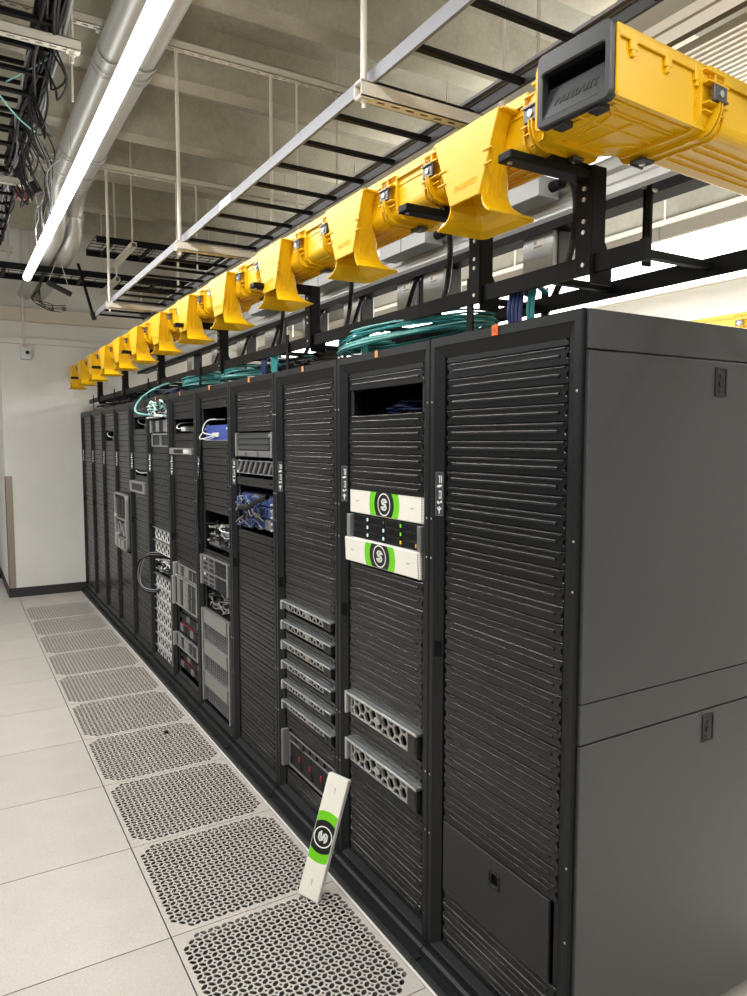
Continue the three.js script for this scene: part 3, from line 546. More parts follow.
{ // cabinet 7
  tangle(7, 'white and aqua cable tangle over the open top of one cabinet', 1.815, 1.935, 46, [M.whiteCord, M.whiteCord, M.aquaPale, M.cordBlack], -0.06, 0.1, 0.006);
  const o = unit(7, 1.712, 'drive_server', 'silver-eared unit just under the white cable tangle', 'server', null, 0.012), h = 0.088;
  mesh('chassis', [bx(0, 0.6, 0, h, -0.220, 0.220)], M.charcoal, o);
  mesh('ear', [rb(-0.02, 0.0, 0, h, -H2, -H2 + 0.03, 0.003), rb(-0.02, 0.0, 0, h, H2 - 0.03, H2, 0.003)], M.steel, o);
  for (let c = 0; c < 4; c++) mesh('module', [rb(-0.012, 0, 0.006, h - 0.006, -0.2 + c * 0.1, -0.11 + c * 0.1, 0.002)], c % 2 ? M.plate : M.rubber, o);
  const f = unit(7, 1.612, 'open_frame_shelf', 'open silver frame with a centre bar below the eared unit', 'shelf', null, 0.01);
  mesh('frame', [face(poly(rect(-0.238, 0.238, 0, 0.092), [rect(-0.226, -0.006, 0.01, 0.082), rect(0.006, 0.226, 0.01, 0.082)]), 0, 0.012, 0.001)], M.steel, f);
  mesh('back', [bx(0.0, 0.4, 0.002, 0.09, -0.236, 0.236)], M.charcoal, f);
  const mesh2u = (y, label, proto) => {
    if (proto) return copyOf(proto, label, [proto.position.x, lift(y), proto.position.z]);
    const p = unit(7, y, 'lattice_shelf', label, 'server', 'white lattice-fronted shelves', 0.01);
    mesh('chassis', [bx(0.05, 0.6, 0, 0.088, -0.220, 0.220)], M.inside, p);
    mesh('front_lattice', [face(poly(rect(-0.235, 0.235, 0.001, 0.087), hexHoles(-0.230, 0.230, 0.006, 0.082, 0.0265, 0.0125)), 0, 0.004, 0.0008)], M.pale, p);
    mesh('top_lip', [rb(-0.018, 0.01, 0.083, 0.088, -H2, H2, 0.001)], M.chrome, p);
    return p;
  };
  const proto = mesh2u(0.932, 'upper of two pale lattice-fronted shelves above the dark gap');
  mesh2u(0.836, 'lower of two pale lattice-fronted shelves above the dark gap', proto);
  const nth = ['topmost', 'second from the top', 'third from the top', 'middle', 'third from the bottom', 'second from the bottom', 'lowest'];
  for (let k = 0; k < 7; k++) mesh2u(0.586 - k * 0.0905, nth[k] + ' of the seven lattice-fronted shelves below the dark gap', proto);
  tangle(7, 'pale cables and plugs lying in the dark gap between lattice shelves', 0.69, 0.77, 22, [M.whiteCord, M.greyCord, M.cordBlack], -0.02, 0.1, 0.005);
  const c = thing('cable_bundle', 'dark cable bundle looping out of the gap between lattice shelves', 'cables', [RX, 0.60, rackZ(7)]); c.userData.kind = 'stuff';
  const gs = []; for (let k = 0; k < 9; k++) { const d = rr(-0.015, 0.015); gs.push(tube([V(0.1, 0.21 + d, -0.15), V(-0.02, 0.225 + d, -0.2), V(-0.075 + d, 0.17, -0.27 + d), V(-0.09 + d, 0.06, -0.30 + d), V(-0.07, -0.02 + d, -0.25), V(-0.01, -0.04 + d, -0.16), V(0.05, 0.0, -0.1)], 0.005, 30, 5)); }
  mesh('cables', gs.slice(0, 7), M.cordBlack, c); mesh('pale_cables', gs.slice(7), M.greyCord, c);
}
{ // cabinets 8, 9, 10
  const a = unit(8, 1.748, 'media_converter', 'tiny white device in the small opening near the cabinet top', 'network device', null, -0.06); mesh('case', [rb(0, 0.2, 0, 0.05, -0.2, -0.06, 0.003)], M.greyMid, a); mesh('white_cable', [tube([V(0, 0.03, -0.15), V(-0.05, 0.05, -0.17), V(-0.04, 0.08, -0.2), V(0.08, 0.082, -0.21)], 0.0035, 16, 6)], M.whiteCord, a);
  const b = unit(8, 1.401, 'slim_shelf', 'slim dark shelf with a pale cable just above the small silver box', 'network device', null, 0.004); mesh('case', [rb(0, 0.3, 0, 0.022, -H2, H2, 0.002)], M.charcoal, b); mesh('pale_cable', [tube([V(-0.006, 0.01, -0.2), V(-0.03, 0.016, -0.1), V(-0.03, 0.004, 0.05), V(-0.006, 0.012, 0.2)], 0.003, 16, 6)], M.whiteCord, b);
  const s = unit(8, 1.249, 'silver_box', 'small silver-framed box standing proud of the blank panels', 'server', null, 0.05); mesh('case', [rb(0.004, 0.4, 0, 0.086, -0.236, 0.236, 0.003)], M.greyMid, s); mesh('front_frame', [face(poly(rect(-0.238, 0.238, 0, 0.086), [rect(-0.19, 0.2, 0.016, 0.07)]), 0.003, 0.012, 0.002)], M.steel, s); mesh('display', [bx(-0.002, 0.003, 0.018, 0.068, -0.18, 0.19)], M.charcoal, s);
  const l = unit(9, 0.724, 'tower_unit', 'tall silver-framed unit with curved handle ends', 'server', null, 0.045), h = 0.475;
  mesh('body', [rb(0.004, 0.5, 0, h, -0.232, 0.232, 0.004)], M.charcoal, l);
  mesh('front_frame', [face(poly(roundRect(-0.236, 0.236, 0, h, 0.05), [roundRect(-0.214, 0.214, 0.10, 0.25, 0.03), roundRect(-0.214, 0.214, 0.262, h - 0.018, 0.03), roundRect(-0.20, 0.20, 0.02, 0.09, 0.02)]), 0.004, 0.03, 0.004)], M.steel, l);
  for (let k = 0; k < 4; k++) mesh('module', [rb(-0.012, 0.0, 0.285, h - 0.045, -0.195 + k * 0.098, -0.11 + k * 0.098, 0.004)], k % 2 ? M.rubber : M.charcoal, l);
  for (let k = 0; k < 3; k++) mesh('handle', [rb(-0.04, -0.02, 0.02, 0.09, -0.16 + k * 0.13, -0.1 + k * 0.13, 0.006)], M.chrome, l);
  for (const z of [-0.09, 0.09]) mesh('fan_ring', [new THREE.TorusGeometry(0.052, 0.008, 8, 24).rotateY(Math.PI / 2).translate(-0.008, 0.172, z)], M.greyCord, l);
  const d = unit(10, 1.660, 'media_converter', 'white cable and small device in the one gap of a blank cabinet', 'network device', null, -0.04); mesh('case', [rb(0, 0.2, 0, 0.04, -0.22, -0.04, 0.003)], M.greyMid, d); mesh('white_cable', [tube([V(0, 0.02, -0.1), V(-0.05, 0.04, -0.14), V(-0.04, 0.075, -0.18), V(0.08, 0.085, -0.2)], 0.0045, 16, 6)], M.whiteCord, d);
}

// ---------------------------------------------------------------- yellow cable trough over the row
const YB = 2.315, YT = 2.43, TXA = 1.165, TXB = 1.325, TC = (TXA + TXB) / 2, TWD = TXB - TXA;
function channel(w, h, t, r) {                              // U profile, bottom at 0
  const o = [], arc = (cx, cy, rad, a, b) => { for (let k = 0; k <= 5; k++) { const q = a + (b - a) * k / 5; o.push([cx + Math.cos(q) * rad, cy + Math.sin(q) * rad]); } };
  o.push([-w / 2, h]); arc(-w / 2 + r, r, r, Math.PI, 1.5 * Math.PI); arc(w / 2 - r, r, r, -Math.PI / 2, 0); o.push([w / 2, h], [w / 2 - t, h]);
  arc(w / 2 - r, r, r - t, 0, -Math.PI / 2); arc(-w / 2 + r, r, r - t, 1.5 * Math.PI, Math.PI); o.push([-w / 2 + t, h]);
  return poly(o);
}
const TH = YT - YB;
function profiles(w) {
  const LIDP = poly([[-w / 2 - 0.008, TH - 0.014], [-w / 2 - 0.005, TH - 0.014], [-w / 2 - 0.005, TH + 0.004], [w / 2 + 0.005, TH + 0.004], [w / 2 + 0.005, TH - 0.014], [w / 2 + 0.008, TH - 0.014], [w / 2 + 0.008, TH + 0.010], [-w / 2 - 0.008, TH + 0.010]]);
  const CH = channel(w, TH, 0.004, 0.024), BAND = channel(w + 0.010, TH + 0.003, 0.007, 0.028), RIM = channel(w + 0.020, TH + 0.004, 0.012, 0.034), MID = channel(w + 0.030, TH + 0.006, 0.016, 0.04);
  const lobe = (s) => poly([[s * (w / 2), 0.056], [s * (w / 2 + 0.030), 0.050], [s * (w / 2 + 0.029), 0.030], [s * (w / 2 + 0.022), 0.010], [s * (w / 2 + 0.008), -0.008], [s * (w / 2 - 0.014), -0.016], [s * (w / 2 - 0.05), -0.014], [s * (w / 2 - 0.05), 0.0], [s * (w / 2 - 0.016), 0.002], [s * (w / 2 - 0.002), 0.016]]);
  const dn = (g, y) => g.translate(0, -y, 0);
  const coupler = join([dn(extZ(BAND, -0.086, 0), 0.0056), dn(extZ(RIM, -0.0866, -0.081), 0.0105), dn(extZ(RIM, -0.005, 0.0006), 0.0105), dn(extZ(MID, -0.0465, -0.0395), 0.0145),
    ...[-1, 1].flatMap((s) => [extZ(lobe(s), -0.050, -0.046), extZ(lobe(s), -0.040, -0.036), ...[0.040, 0.082].map((y) => bx(s > 0 ? w / 2 : -w / 2 - 0.024, s > 0 ? w / 2 + 0.024 : -w / 2, y, y + 0.0035, -0.080, -0.006)), ...[0.026, 0.108].map((y) => bx(s > 0 ? w / 2 : -w / 2 - 0.016, s > 0 ? w / 2 + 0.016 : -w / 2, y, y + 0.003, -0.080, -0.006))])]);
  return { w, CH, LIDP, coupler };
}
const ROW = profiles(TWD), CROSS = profiles(0.20);
function troughGeo(len, p = ROW) { return join([extZ(p.CH, -len, 0), ...[-0.045, -0.02, 0.02, 0.045].map((x) => bx(x - 0.003, x + 0.003, -0.004, 0.001, -len, 0)), bx(-p.w / 2 - 0.003, -p.w / 2 + 0.001, TH - 0.034, TH - 0.029, -len, 0)]); }
function lidGeo(len, p = ROW) { return join([extZ(p.LIDP, -len, 0)]); }
const LATCHC = join([rb(-0.004, 0.004, -0.017, 0.017, -0.023, 0.023, 0.002), bx(-0.008, 0.004, 0.013, 0.017, -0.022, 0.022)]);
const SCREW = join([new THREE.CylinderGeometry(0.0075, 0.0075, 0.005, 10).rotateZ(Math.PI / 2)]);
function coupler(parent, z, x = 0, along = 'z', p = ROW) {
  const c = mesh('coupler', p.coupler, M.yellow, parent);
  if (along === 'x') c.rotation.y = -Math.PI / 2;
  c.position.set(x, 0, z);
  for (const [px, py, turn] of [[-p.w / 2 - 0.024, 0.062, 0], [p.w / 2 + 0.024, 0.062, Math.PI], [along === 'x' ? -0.06 : 0.02, -0.017, Math.PI / 2]]) {
    const l = mesh('latch', LATCHC, M.latch, c); l.position.set(px, py, -0.043); l.rotation.z = turn;
    const s = mesh('latch_screw', SCREW, M.chrome, c), d = turn === Math.PI / 2; s.position.set(px + (d ? 0 : Math.sign(px) * 0.0045), py - (d ? 0.0045 : 0), -0.043); s.rotation.z = d ? Math.PI / 2 : 0;
  }
  return c;
}
const SPZ = [-1.328, -1.953, -2.578, -3.200, -3.792, -4.386, -4.990, -5.572, -6.150, -6.752, -7.344, -7.930];
const SPW = 0.255, PX = 1.116;                               // spillout: width of its front plate, its distance
const plateShape = poly([[-SPW / 2, 0.103], [-0.058, -0.072], [0.058, -0.072], [SPW / 2, 0.103]]);
function spillGeo() {
  // chute: open to the front below the plate, narrowing and then flaring out at the mouth
  const rows = [], ys = [0.103, 0.06, 0.01, -0.03, -0.06, -0.08, -0.096, -0.110, -0.122];
  const hw = [0.1265, 0.1045, 0.086, 0.071, 0.062, 0.062, 0.068, 0.082, 0.104], xb = [0.052, 0.052, 0.066, 0.086, 0.094, 0.100, 0.110, 0.126, 0.146];
  const fr = [0, 0, 0, 0, 0, 0.0, -0.001, -0.004, -0.012];
  ys.forEach((y, i) => {
    const w = hw[i], b = xb[i], r = 0.022, row = [], f = fr[i] + 0.003;
    row.push(V(f, y, w)); row.push(V((f + b - r) / 2, y, w)); for (let k = 0; k <= 4; k++) { const t = k / 4 * Math.PI / 2; row.push(V(b - r + Math.sin(t) * r, y, w - r + Math.cos(t) * r)); }
    row.push(V(b, y, 0)); for (let k = 0; k <= 4; k++) { const t = k / 4 * Math.PI / 2; row.push(V(b - r + Math.cos(t) * r, y, -w + r - Math.sin(t) * r)); }
    row.push(V((f + b - r) / 2, y, -w)); row.push(V(f, y, -w)); rows.push(row);
  });
  return join([sheet(rows, 0.004)]);
}
const CHUTE = spillGeo();
const PLATE = join([face(plateShape, 0.004, 0.007, 0.0015)]);
const PLATERIM = [...[-1, 1].flatMap((s) => [0.02, -0.012].map((y) => bx(-0.006, 0.003, y, y + 0.003, s > 0 ? 0.074 : -0.105, s > 0 ? 0.105 : -0.074)))].map((g) => join([g]));
const RIBS = [-1, 1].flatMap((s) => [0.018, 0.036, 0.05].map((x) => { const g = bx(x, x + 0.0035, -0.072, 0.018, -0.003, 0.003); g.rotateX(s * 0.285); g.translate(0, 0, s * 0.0835); return g; })).concat([-1, 1].map((s) => ext(poly([[0.0, 0.100], [0.052, 0.100], [0.06, 0.094], [0.0, 0.097]]), 0.03).translate(0, 0, s > 0 ? 0.108 : -0.138))).map((g) => join([g]));
const WORD = textGeo('PANDUIT', 0.0135, 0.0016, font).rotateY(-Math.PI / 2);
const ORDER = ['first', 'second', 'third', 'fourth', 'fifth', 'sixth', 'seventh', 'eighth', 'ninth', 'tenth', 'eleventh', 'last'];
const bodyGeo = troughGeo(SPW + 0.09), bodyLid = lidGeo(SPW + 0.09);
SPZ.forEach((z, i) => {
  const zc = z - SPW / 2;
  const s = thing('cable_spillout', 'yellow cable spillout, ' + ORDER[i] + ' from the black end cap', 'cable spillout', [PX, YB, zc], 'yellow cable spillouts along the trough');
  const b = mesh('trough_body', bodyGeo, M.yellow, s); b.position.set(TC - PX, 0, SPW / 2 + 0.045);
  const l = mesh('cover', bodyLid, M.yellow, s); l.position.set(TC - PX, 0, SPW / 2 + 0.045);
  const p = mesh('front_plate', PLATE, M.yellow, s);
  const w = mesh('lettering', WORD, M.yellow, p); w.position.set(-0.0035, -0.035, 0.004);
  for (const g of PLATERIM) mesh('plate_clip', g, M.yellow, p);
  const ch = mesh('chute', CHUTE, M.yellow, s); for (const g of RIBS) mesh('rib', g, M.yellow, ch);
  coupler(s, SPW / 2 + 0.122, TC - PX); coupler(s, -SPW / 2 - 0.022, TC - PX);
  const next = i < 11 ? SPZ[i + 1] + 0.045 : -8.38, from = z - SPW - 0.045;
  if (i === 11) { const len = from + 8.3; if (len < 0.05) return; }
  const len = from - (i < 11 ? next : -8.36);
  const t = thing('trough_section', i < 11 ? 'straight yellow trough piece between the ' + ORDER[i] + ' and ' + ORDER[i + 1] + ' spillout from the end cap' : 'straight yellow trough piece between the last spillout and the end wall', 'cable trough', [TC, YB, from], 'straight yellow trough pieces');
  mesh('channel', troughGeo(len), M.yellow, t); mesh('cover', lidGeo(len), M.yellow, t);
});
{ // tee at the near end: closed by a cap towards the aisle, open to the row and to the next aisle
  const o = thing('trough_tee', 'yellow trough tee at the near end joining the row and the cross run', 'cable trough', [0, YB, 0]);
  const zn = -0.995, zf = -1.188, xc = 1.108, xe = 1.40, arc = (cx, cz, r, a, b) => Array.from({ length: 7 }, (_, k) => { const t = a + (b - a) * k / 6; return [cx + Math.cos(t) * r, cz + Math.sin(t) * r]; });
  const leftF = arc(TXA - 0.057, -1.245, 0.057, Math.PI / 2, 0), rightF = arc(TXB + 0.070, -1.258, 0.070, Math.PI, Math.PI / 2);
  const out = [[xc, zn], [xe, zn], [xe, zf], ...[...rightF].reverse(), [TXB, -1.262], [TXA, -1.262], ...[...leftF].reverse(), [xc, zf]];
  mesh('bottom_plate', [ext(poly(out.map(([x, z]) => [x, -z])), 0.004).rotateX(-Math.PI / 2)], M.yellow, o);
  mesh('near_wall', [wallAlong([[xc, zn], [xe, zn]], 0.0, TH, 0.004), bx(xc, xe, -0.004, 0.012, zn - 0.008, zn + 0.003)], M.yellow, o);
  mesh('curved_wall', [wallAlong([[xc, zf], ...leftF.slice(1), [TXA, -1.262]], 0, TH, 0.004)], M.yellow, o);
  mesh('curved_wall', [wallAlong([[xe, zf], ...[...rightF].reverse().slice(1), [TXB, -1.262]], 0, TH, 0.004)], M.yellow, o);
  const line = (pts, r = 0.0035) => tube(pts.map(([x, z]) => V(x, -0.001, z)), r, 20, 5);
  for (const g of [line([[xc + 0.02, zn - 0.02], [1.25, zn - 0.02], [xe, zn - 0.02]], 0.004), line([[xc + 0.02, -1.045], [xe, -1.045]], 0.003), line([[xc + 0.02, -1.058], [xe, -1.058]], 0.003), line([[xc + 0.02, -1.10], [xe, -1.10]], 0.003),
    line([[1.13, -1.03], [1.17, -1.045], [1.2, -1.10], [1.205, -1.2], [1.205, -1.24]]), line([[1.13, -1.05], [1.16, -1.07], [1.18, -1.12], [1.185, -1.2], [1.185, -1.24]]), line([[xe, -1.125], [1.36, -1.13], [1.305, -1.18], [1.3, -1.24]]), line([[1.255, -1.06], [1.255, -1.24]])]) mesh('bottom_rib', [g], M.yellow, o);
  mesh('cover', [rb(xc, xe + 0.02, TH + 0.003, TH + 0.010, zf - 0.006, zn + 0.008, 0.002), rb(xc, xe + 0.02, TH - 0.012, TH + 0.008, zn + 0.004, zn + 0.008, 0.0015), rb(TXA - 0.02, TXB + 0.02, TH + 0.003, TH + 0.010, -1.245, zf, 0.002)], M.yellow, o);
  for (const x of [1.155, 1.265, 1.365]) { const h = mesh('cover_clip', [rb(x - 0.010, x + 0.010, TH - 0.030, TH + 0.002, zn + 0.002, zn + 0.010, 0.002), rb(x - 0.005, x + 0.005, TH - 0.040, TH - 0.027, zn + 0.002, zn + 0.009, 0.001)], M.yellow, o); void h; }
  const e = mesh('end_flange', [ext(poly(roundRect(zf - 0.008, zn + 0.008, -0.006, TH + 0.008, 0.012), [roundRect(zf + 0.006, zn - 0.006, 0.006, TH - 0.004, 0.01)]), 0.006).rotateY(-Math.PI / 2).translate(xc + 0.006, 0, 0)], M.yellow, o); void e;
  const cap = new THREE.Group(); cap.name = 'end_cap'; cap.position.set(xc - 0.002, 0, (zn + zf) / 2 + 0.006); cap.userData.label = 'black plastic end cap with a wide recess'; o.add(cap);
  const hw = 0.094;
  mesh('rim', [face(poly(roundRect(-hw, hw, -0.012, TH + 0.020, 0.014), [roundRect(-hw + 0.014, hw - 0.016, 0.006, TH - 0.020, 0.006)]), 0.010, 0.022, 0.003)], M.capBlack, cap);
  mesh('recess_panel', [ext(poly([[-0.008, 0.004], [-0.005, 0.004], [0.018, 0.066], [0.040, 0.066], [0.040, 0.072], [0.014, 0.072]]), 2 * hw - 0.026).translate(0, 0, -hw + 0.012)], M.capBlack, cap);
  mesh('recess_box', [bx(0.040, 0.044, 0.0, TH - 0.012, -hw + 0.010, hw - 0.012), bx(0.008, 0.044, TH - 0.018, TH - 0.012, -hw + 0.010, hw - 0.012), bx(0.008, 0.044, 0, TH - 0.012, -hw + 0.009, -hw + 0.013), bx(0.008, 0.044, 0, TH - 0.012, hw - 0.015, hw - 0.011)], M.inside, cap);
  const w = mesh('lettering', textGeo('PANDUIT', 0.0185, 0.002, fontSans).rotateY(-Math.PI / 2), M.capBlack, cap); w.position.set(0.0022, 0.036, 0.0); w.rotation.z = -0.355;
  for (const z of [0.046, -0.045]) mesh('cap_lug', [rb(0.0, 0.03, -0.018, -0.004, z - 0.016, z + 0.016, 0.003)], M.capBlack, cap);
  const YAW = 0.058, PV = [1.108, -1.09], yawed = (x, z) => [PV[0] + (x - PV[0]) * Math.cos(YAW) + (z - PV[1]) * Math.sin(YAW), PV[1] - (x - PV[0]) * Math.sin(YAW) + (z - PV[1]) * Math.cos(YAW)];
  { const [px, pz] = yawed(0, 0); o.position.set(px, YB, pz); o.rotation.y = YAW; }
  // the cross run towards the next aisle
  const c = thing('cross_trough', 'wide yellow trough crossing over to the next row from the tee', 'cable trough', [yawed(xe, (zn + zf) / 2)[0], YB, yawed(xe, (zn + zf) / 2)[1]]);
  const turnX = (g) => g.clone().rotateY(-Math.PI / 2);
  mesh('channel', turnX(troughGeo(2.62, CROSS)), M.yellow, c); mesh('cover', turnX(lidGeo(2.62, CROSS)), M.yellow, c);
  coupler(c, 0, -0.03, 'x', CROSS);
  c.rotation.y = YAW;
}

// ---------------------------------------------------------------- black ladder rack and trough brackets on the cabinets
{
  const xa = 1.33, xb = 1.60, y0 = 2.05, y1 = 2.095, z0 = -1.085, z1 = -8.3;
  const o = thing('ladder_rack', 'black ladder rack running over the tops of the cabinets', 'ladder rack', [0, 0, 0]);
  for (const [x, ze] of [[xa, z0], [xb, -0.45]]) mesh('side_rail', [rb(x - 0.005, x + 0.006, y0, y1, z1, ze, 0.002), bx(x - 0.008, x + 0.009, y0 - 0.001, y1 + 0.001, ze - 0.012, ze + 0.004)], M.blackSteel, o);
  const R = join([rb(xa, xb, 0, 0.018, -0.012, 0.012, 0.003)]);
  for (let z = -1.12, k = 0; z > z1; z -= 0.305, k++) { const m = mesh('rung', R, M.blackSteel, o); m.position.set(0, y0 + 0.016, z); }
  for (const z of [-1.69, -3.0, -4.3, -5.6, -6.9, -8.0]) for (const x of [xa - 0.010, xb + 0.010]) mesh('standoff', [rb(x - 0.003, x + 0.003, TOP, y1 + 0.03, z - 0.014, z + 0.014, 0.001), rb(x - 0.02, x + 0.02, TOP, TOP + 0.006, z - 0.02, z + 0.02, 0.001), ...Array.from({ length: 4 }, (_, k) => new THREE.CylinderGeometry(0.004, 0.004, 0.008, 8).rotateZ(Math.PI / 2).translate(x, TOP + 0.03 + k * 0.03, z))], M.blackSteel, o);
  let proto;
  const BR = [[-1.255, 'bracket under the near tee, first of the black trough brackets'], [-1.665, 'black trough bracket behind the first yellow spillout'], [-2.775, 'black trough bracket between the third spillout and the ladder rack'], [-3.92, 'black trough bracket beneath the fifth spillout from the end cap'], [-5.28, 'black trough bracket beneath the seventh spillout from the end cap'], [-6.5, 'black trough bracket beneath the ninth spillout from the end cap'], [-7.7, 'black trough bracket nearest the end wall']];
  for (const [z, label] of BR) {
    if (proto) { copyOf(proto, label, [xa, y0, z]); continue; }
    const b = proto = thing('trough_bracket', label, 'bracket', [xa, y0, z], 'black brackets carrying the yellow trough');
    mesh('post', [rb(-0.018, -0.012, -0.004, 0.245, -0.024, 0.024, 0.0015)], M.blackSteel, b);
    mesh('gusset', [ext(poly([[-0.014, 0.245], [0.03, 0.245], [0.03, 0.075], [0.055, 0.03], [0.055, -0.025], [-0.014, -0.025]]), 0.005, 0.001).translate(0, 0, 0.02)], M.blackSteel, b);
    mesh('arm', [rb(-0.262, 0.03, 0.214, 0.234, -0.022, 0.022, 0.004), bx(-0.13, 0.02, 0.2335, 0.2485, -0.012, 0.012)], M.blackSteel, b);
    for (const g of [...[0.195, 0.17, 0.12, 0.095, 0.02].map((y) => new THREE.CylinderGeometry(0.0055, 0.0055, 0.004, 8).rotateZ(Math.PI / 2).translate(-0.0195, y, 0.004)), new THREE.CylinderGeometry(0.006, 0.006, 0.004, 10).translate(-0.245, 0.213, 0)]) mesh('bolt', [g], M.steel, b);
  }
  // aqua fibre lying on and under the ladder
  const coil = (z, x, y, a, b, n, label, m) => {
    const c = thing('cable_coil', label, 'cable coil', [x, y, z], 'aqua cable coils'); const gs = [[], []];
    for (let k = 0; k < n; k++) { const f = rr(0.88, 1.1), ph = rr(0, 6), dy = rr(-0.02, 0.03); gs[k % 3 === 0 ? 1 : 0].push(tube(Array.from({ length: 10 }, (_, q) => { const t = q / 10 * Math.PI * 2; return V(Math.cos(t) * a * f + rr(-0.008, 0.008), dy + Math.sin(t + ph) * 0.012, Math.sin(t) * b * f + rr(-0.01, 0.01)); }), 0.0035, 60, 5, true)); }
    mesh('cable', gs[0], m, c).userData.kind = 'stuff'; mesh('pale_cable', gs[1], M.aquaPale, c).userData.kind = 'stuff';
  };
  coil(-2.26, 1.475, 2.03, 0.15, 0.42, 17, 'big aqua cable coil on top of the cabinets behind the first brackets', M.aqua);
  coil(-4.55, 1.475, 2.03, 0.15, 0.36, 16, 'aqua cable coil on the cabinets beside the white cable tangle', M.aqua);
  coil(-3.85, 1.475, 2.02, 0.14, 0.28, 14, 'aqua cable coil halfway along the cabinet tops', M.aqua);
  const run = (z0, z1, n, label, mats, y = 2.0) => { const c = thing('cable_run', label, 'cables', [1.45, y, 0]); c.userData.kind = 'stuff'; strands(n, 0.0045, [-0.1, 0.1, -0.03, 0.035, z0, z1], mats, c, 'cables', 30); };
  run(-2.9, -3.5, 14, 'dark and aqua cables on the cabinet tops before the middle coil', [M.aqua, M.cordBlack, M.cordBlack, M.greyCord]);
  run(-4.9, -6.4, 26, 'dark and aqua cables on the cabinet tops past the white tangle', [M.aqua, M.cordBlack, M.blueCord, M.cordBlack, M.greyCord]);
  run(-6.4, -8.2, 24, 'dark cables on the cabinet tops near the end wall', [M.cordBlack, M.cordBlack, M.greyCord]);
  const drop = (z, x, label, m, n, r = 0.006) => { const c = thing('cable_drop', label, 'cables', [x, TOP, z]); c.userData.kind = 'stuff'; mesh('cables', Array.from({ length: n }, (_, k) => tube([V(0.12, 0.118, -0.06 + k * 0.006), V(0.05, 0.125, -0.03 + k * 0.007), V(0.008 + k * 0.004, 0.095, 0.0 + k * 0.010), V(k * 0.004, 0.05, k * 0.011), V(0.01, 0.0, k * 0.012)], r, 20, 6)), m, c); };
  drop(-1.545, 1.34, 'dark blue cables dropping into the nearest cabinet top', M.blueCord, 4); drop(-1.49, 1.36, 'aqua cables beside the dark blue ones over the nearest cabinet', M.aqua, 2);
  drop(-3.21, 1.33, 'aqua cables dropping over the ladder rail past the third bracket', M.aqua, 4, 0.005); drop(-3.33, 1.33, 'dark blue cables dropping beside aqua ones past the third bracket', M.blueCord, 3, 0.006);
  drop(-2.36, 1.34, 'aqua cables hanging over the ladder rail into the big coil', M.aqua, 3, 0.006);
  tag(mesh('aqua_cable', [tube([V(1.36, 2.06, -4.9), V(1.30, 2.04, -5.15), V(1.24, 1.98, -5.42), V(1.20, 1.90, -5.50), V(1.2, 1.86, -5.46), V(1.25, 1.84, -5.3)], 0.005, 40, 6), tube([V(1.36, 2.06, -4.93), V(1.29, 2.03, -5.2), V(1.225, 1.96, -5.46), V(1.195, 1.885, -5.52), V(1.22, 1.85, -5.4), V(1.29, 1.83, -5.2)], 0.005, 40, 6)], M.aquaPale), 'pair of pale aqua cords looping from the ladder rack to the white tangle', 'cord');
}

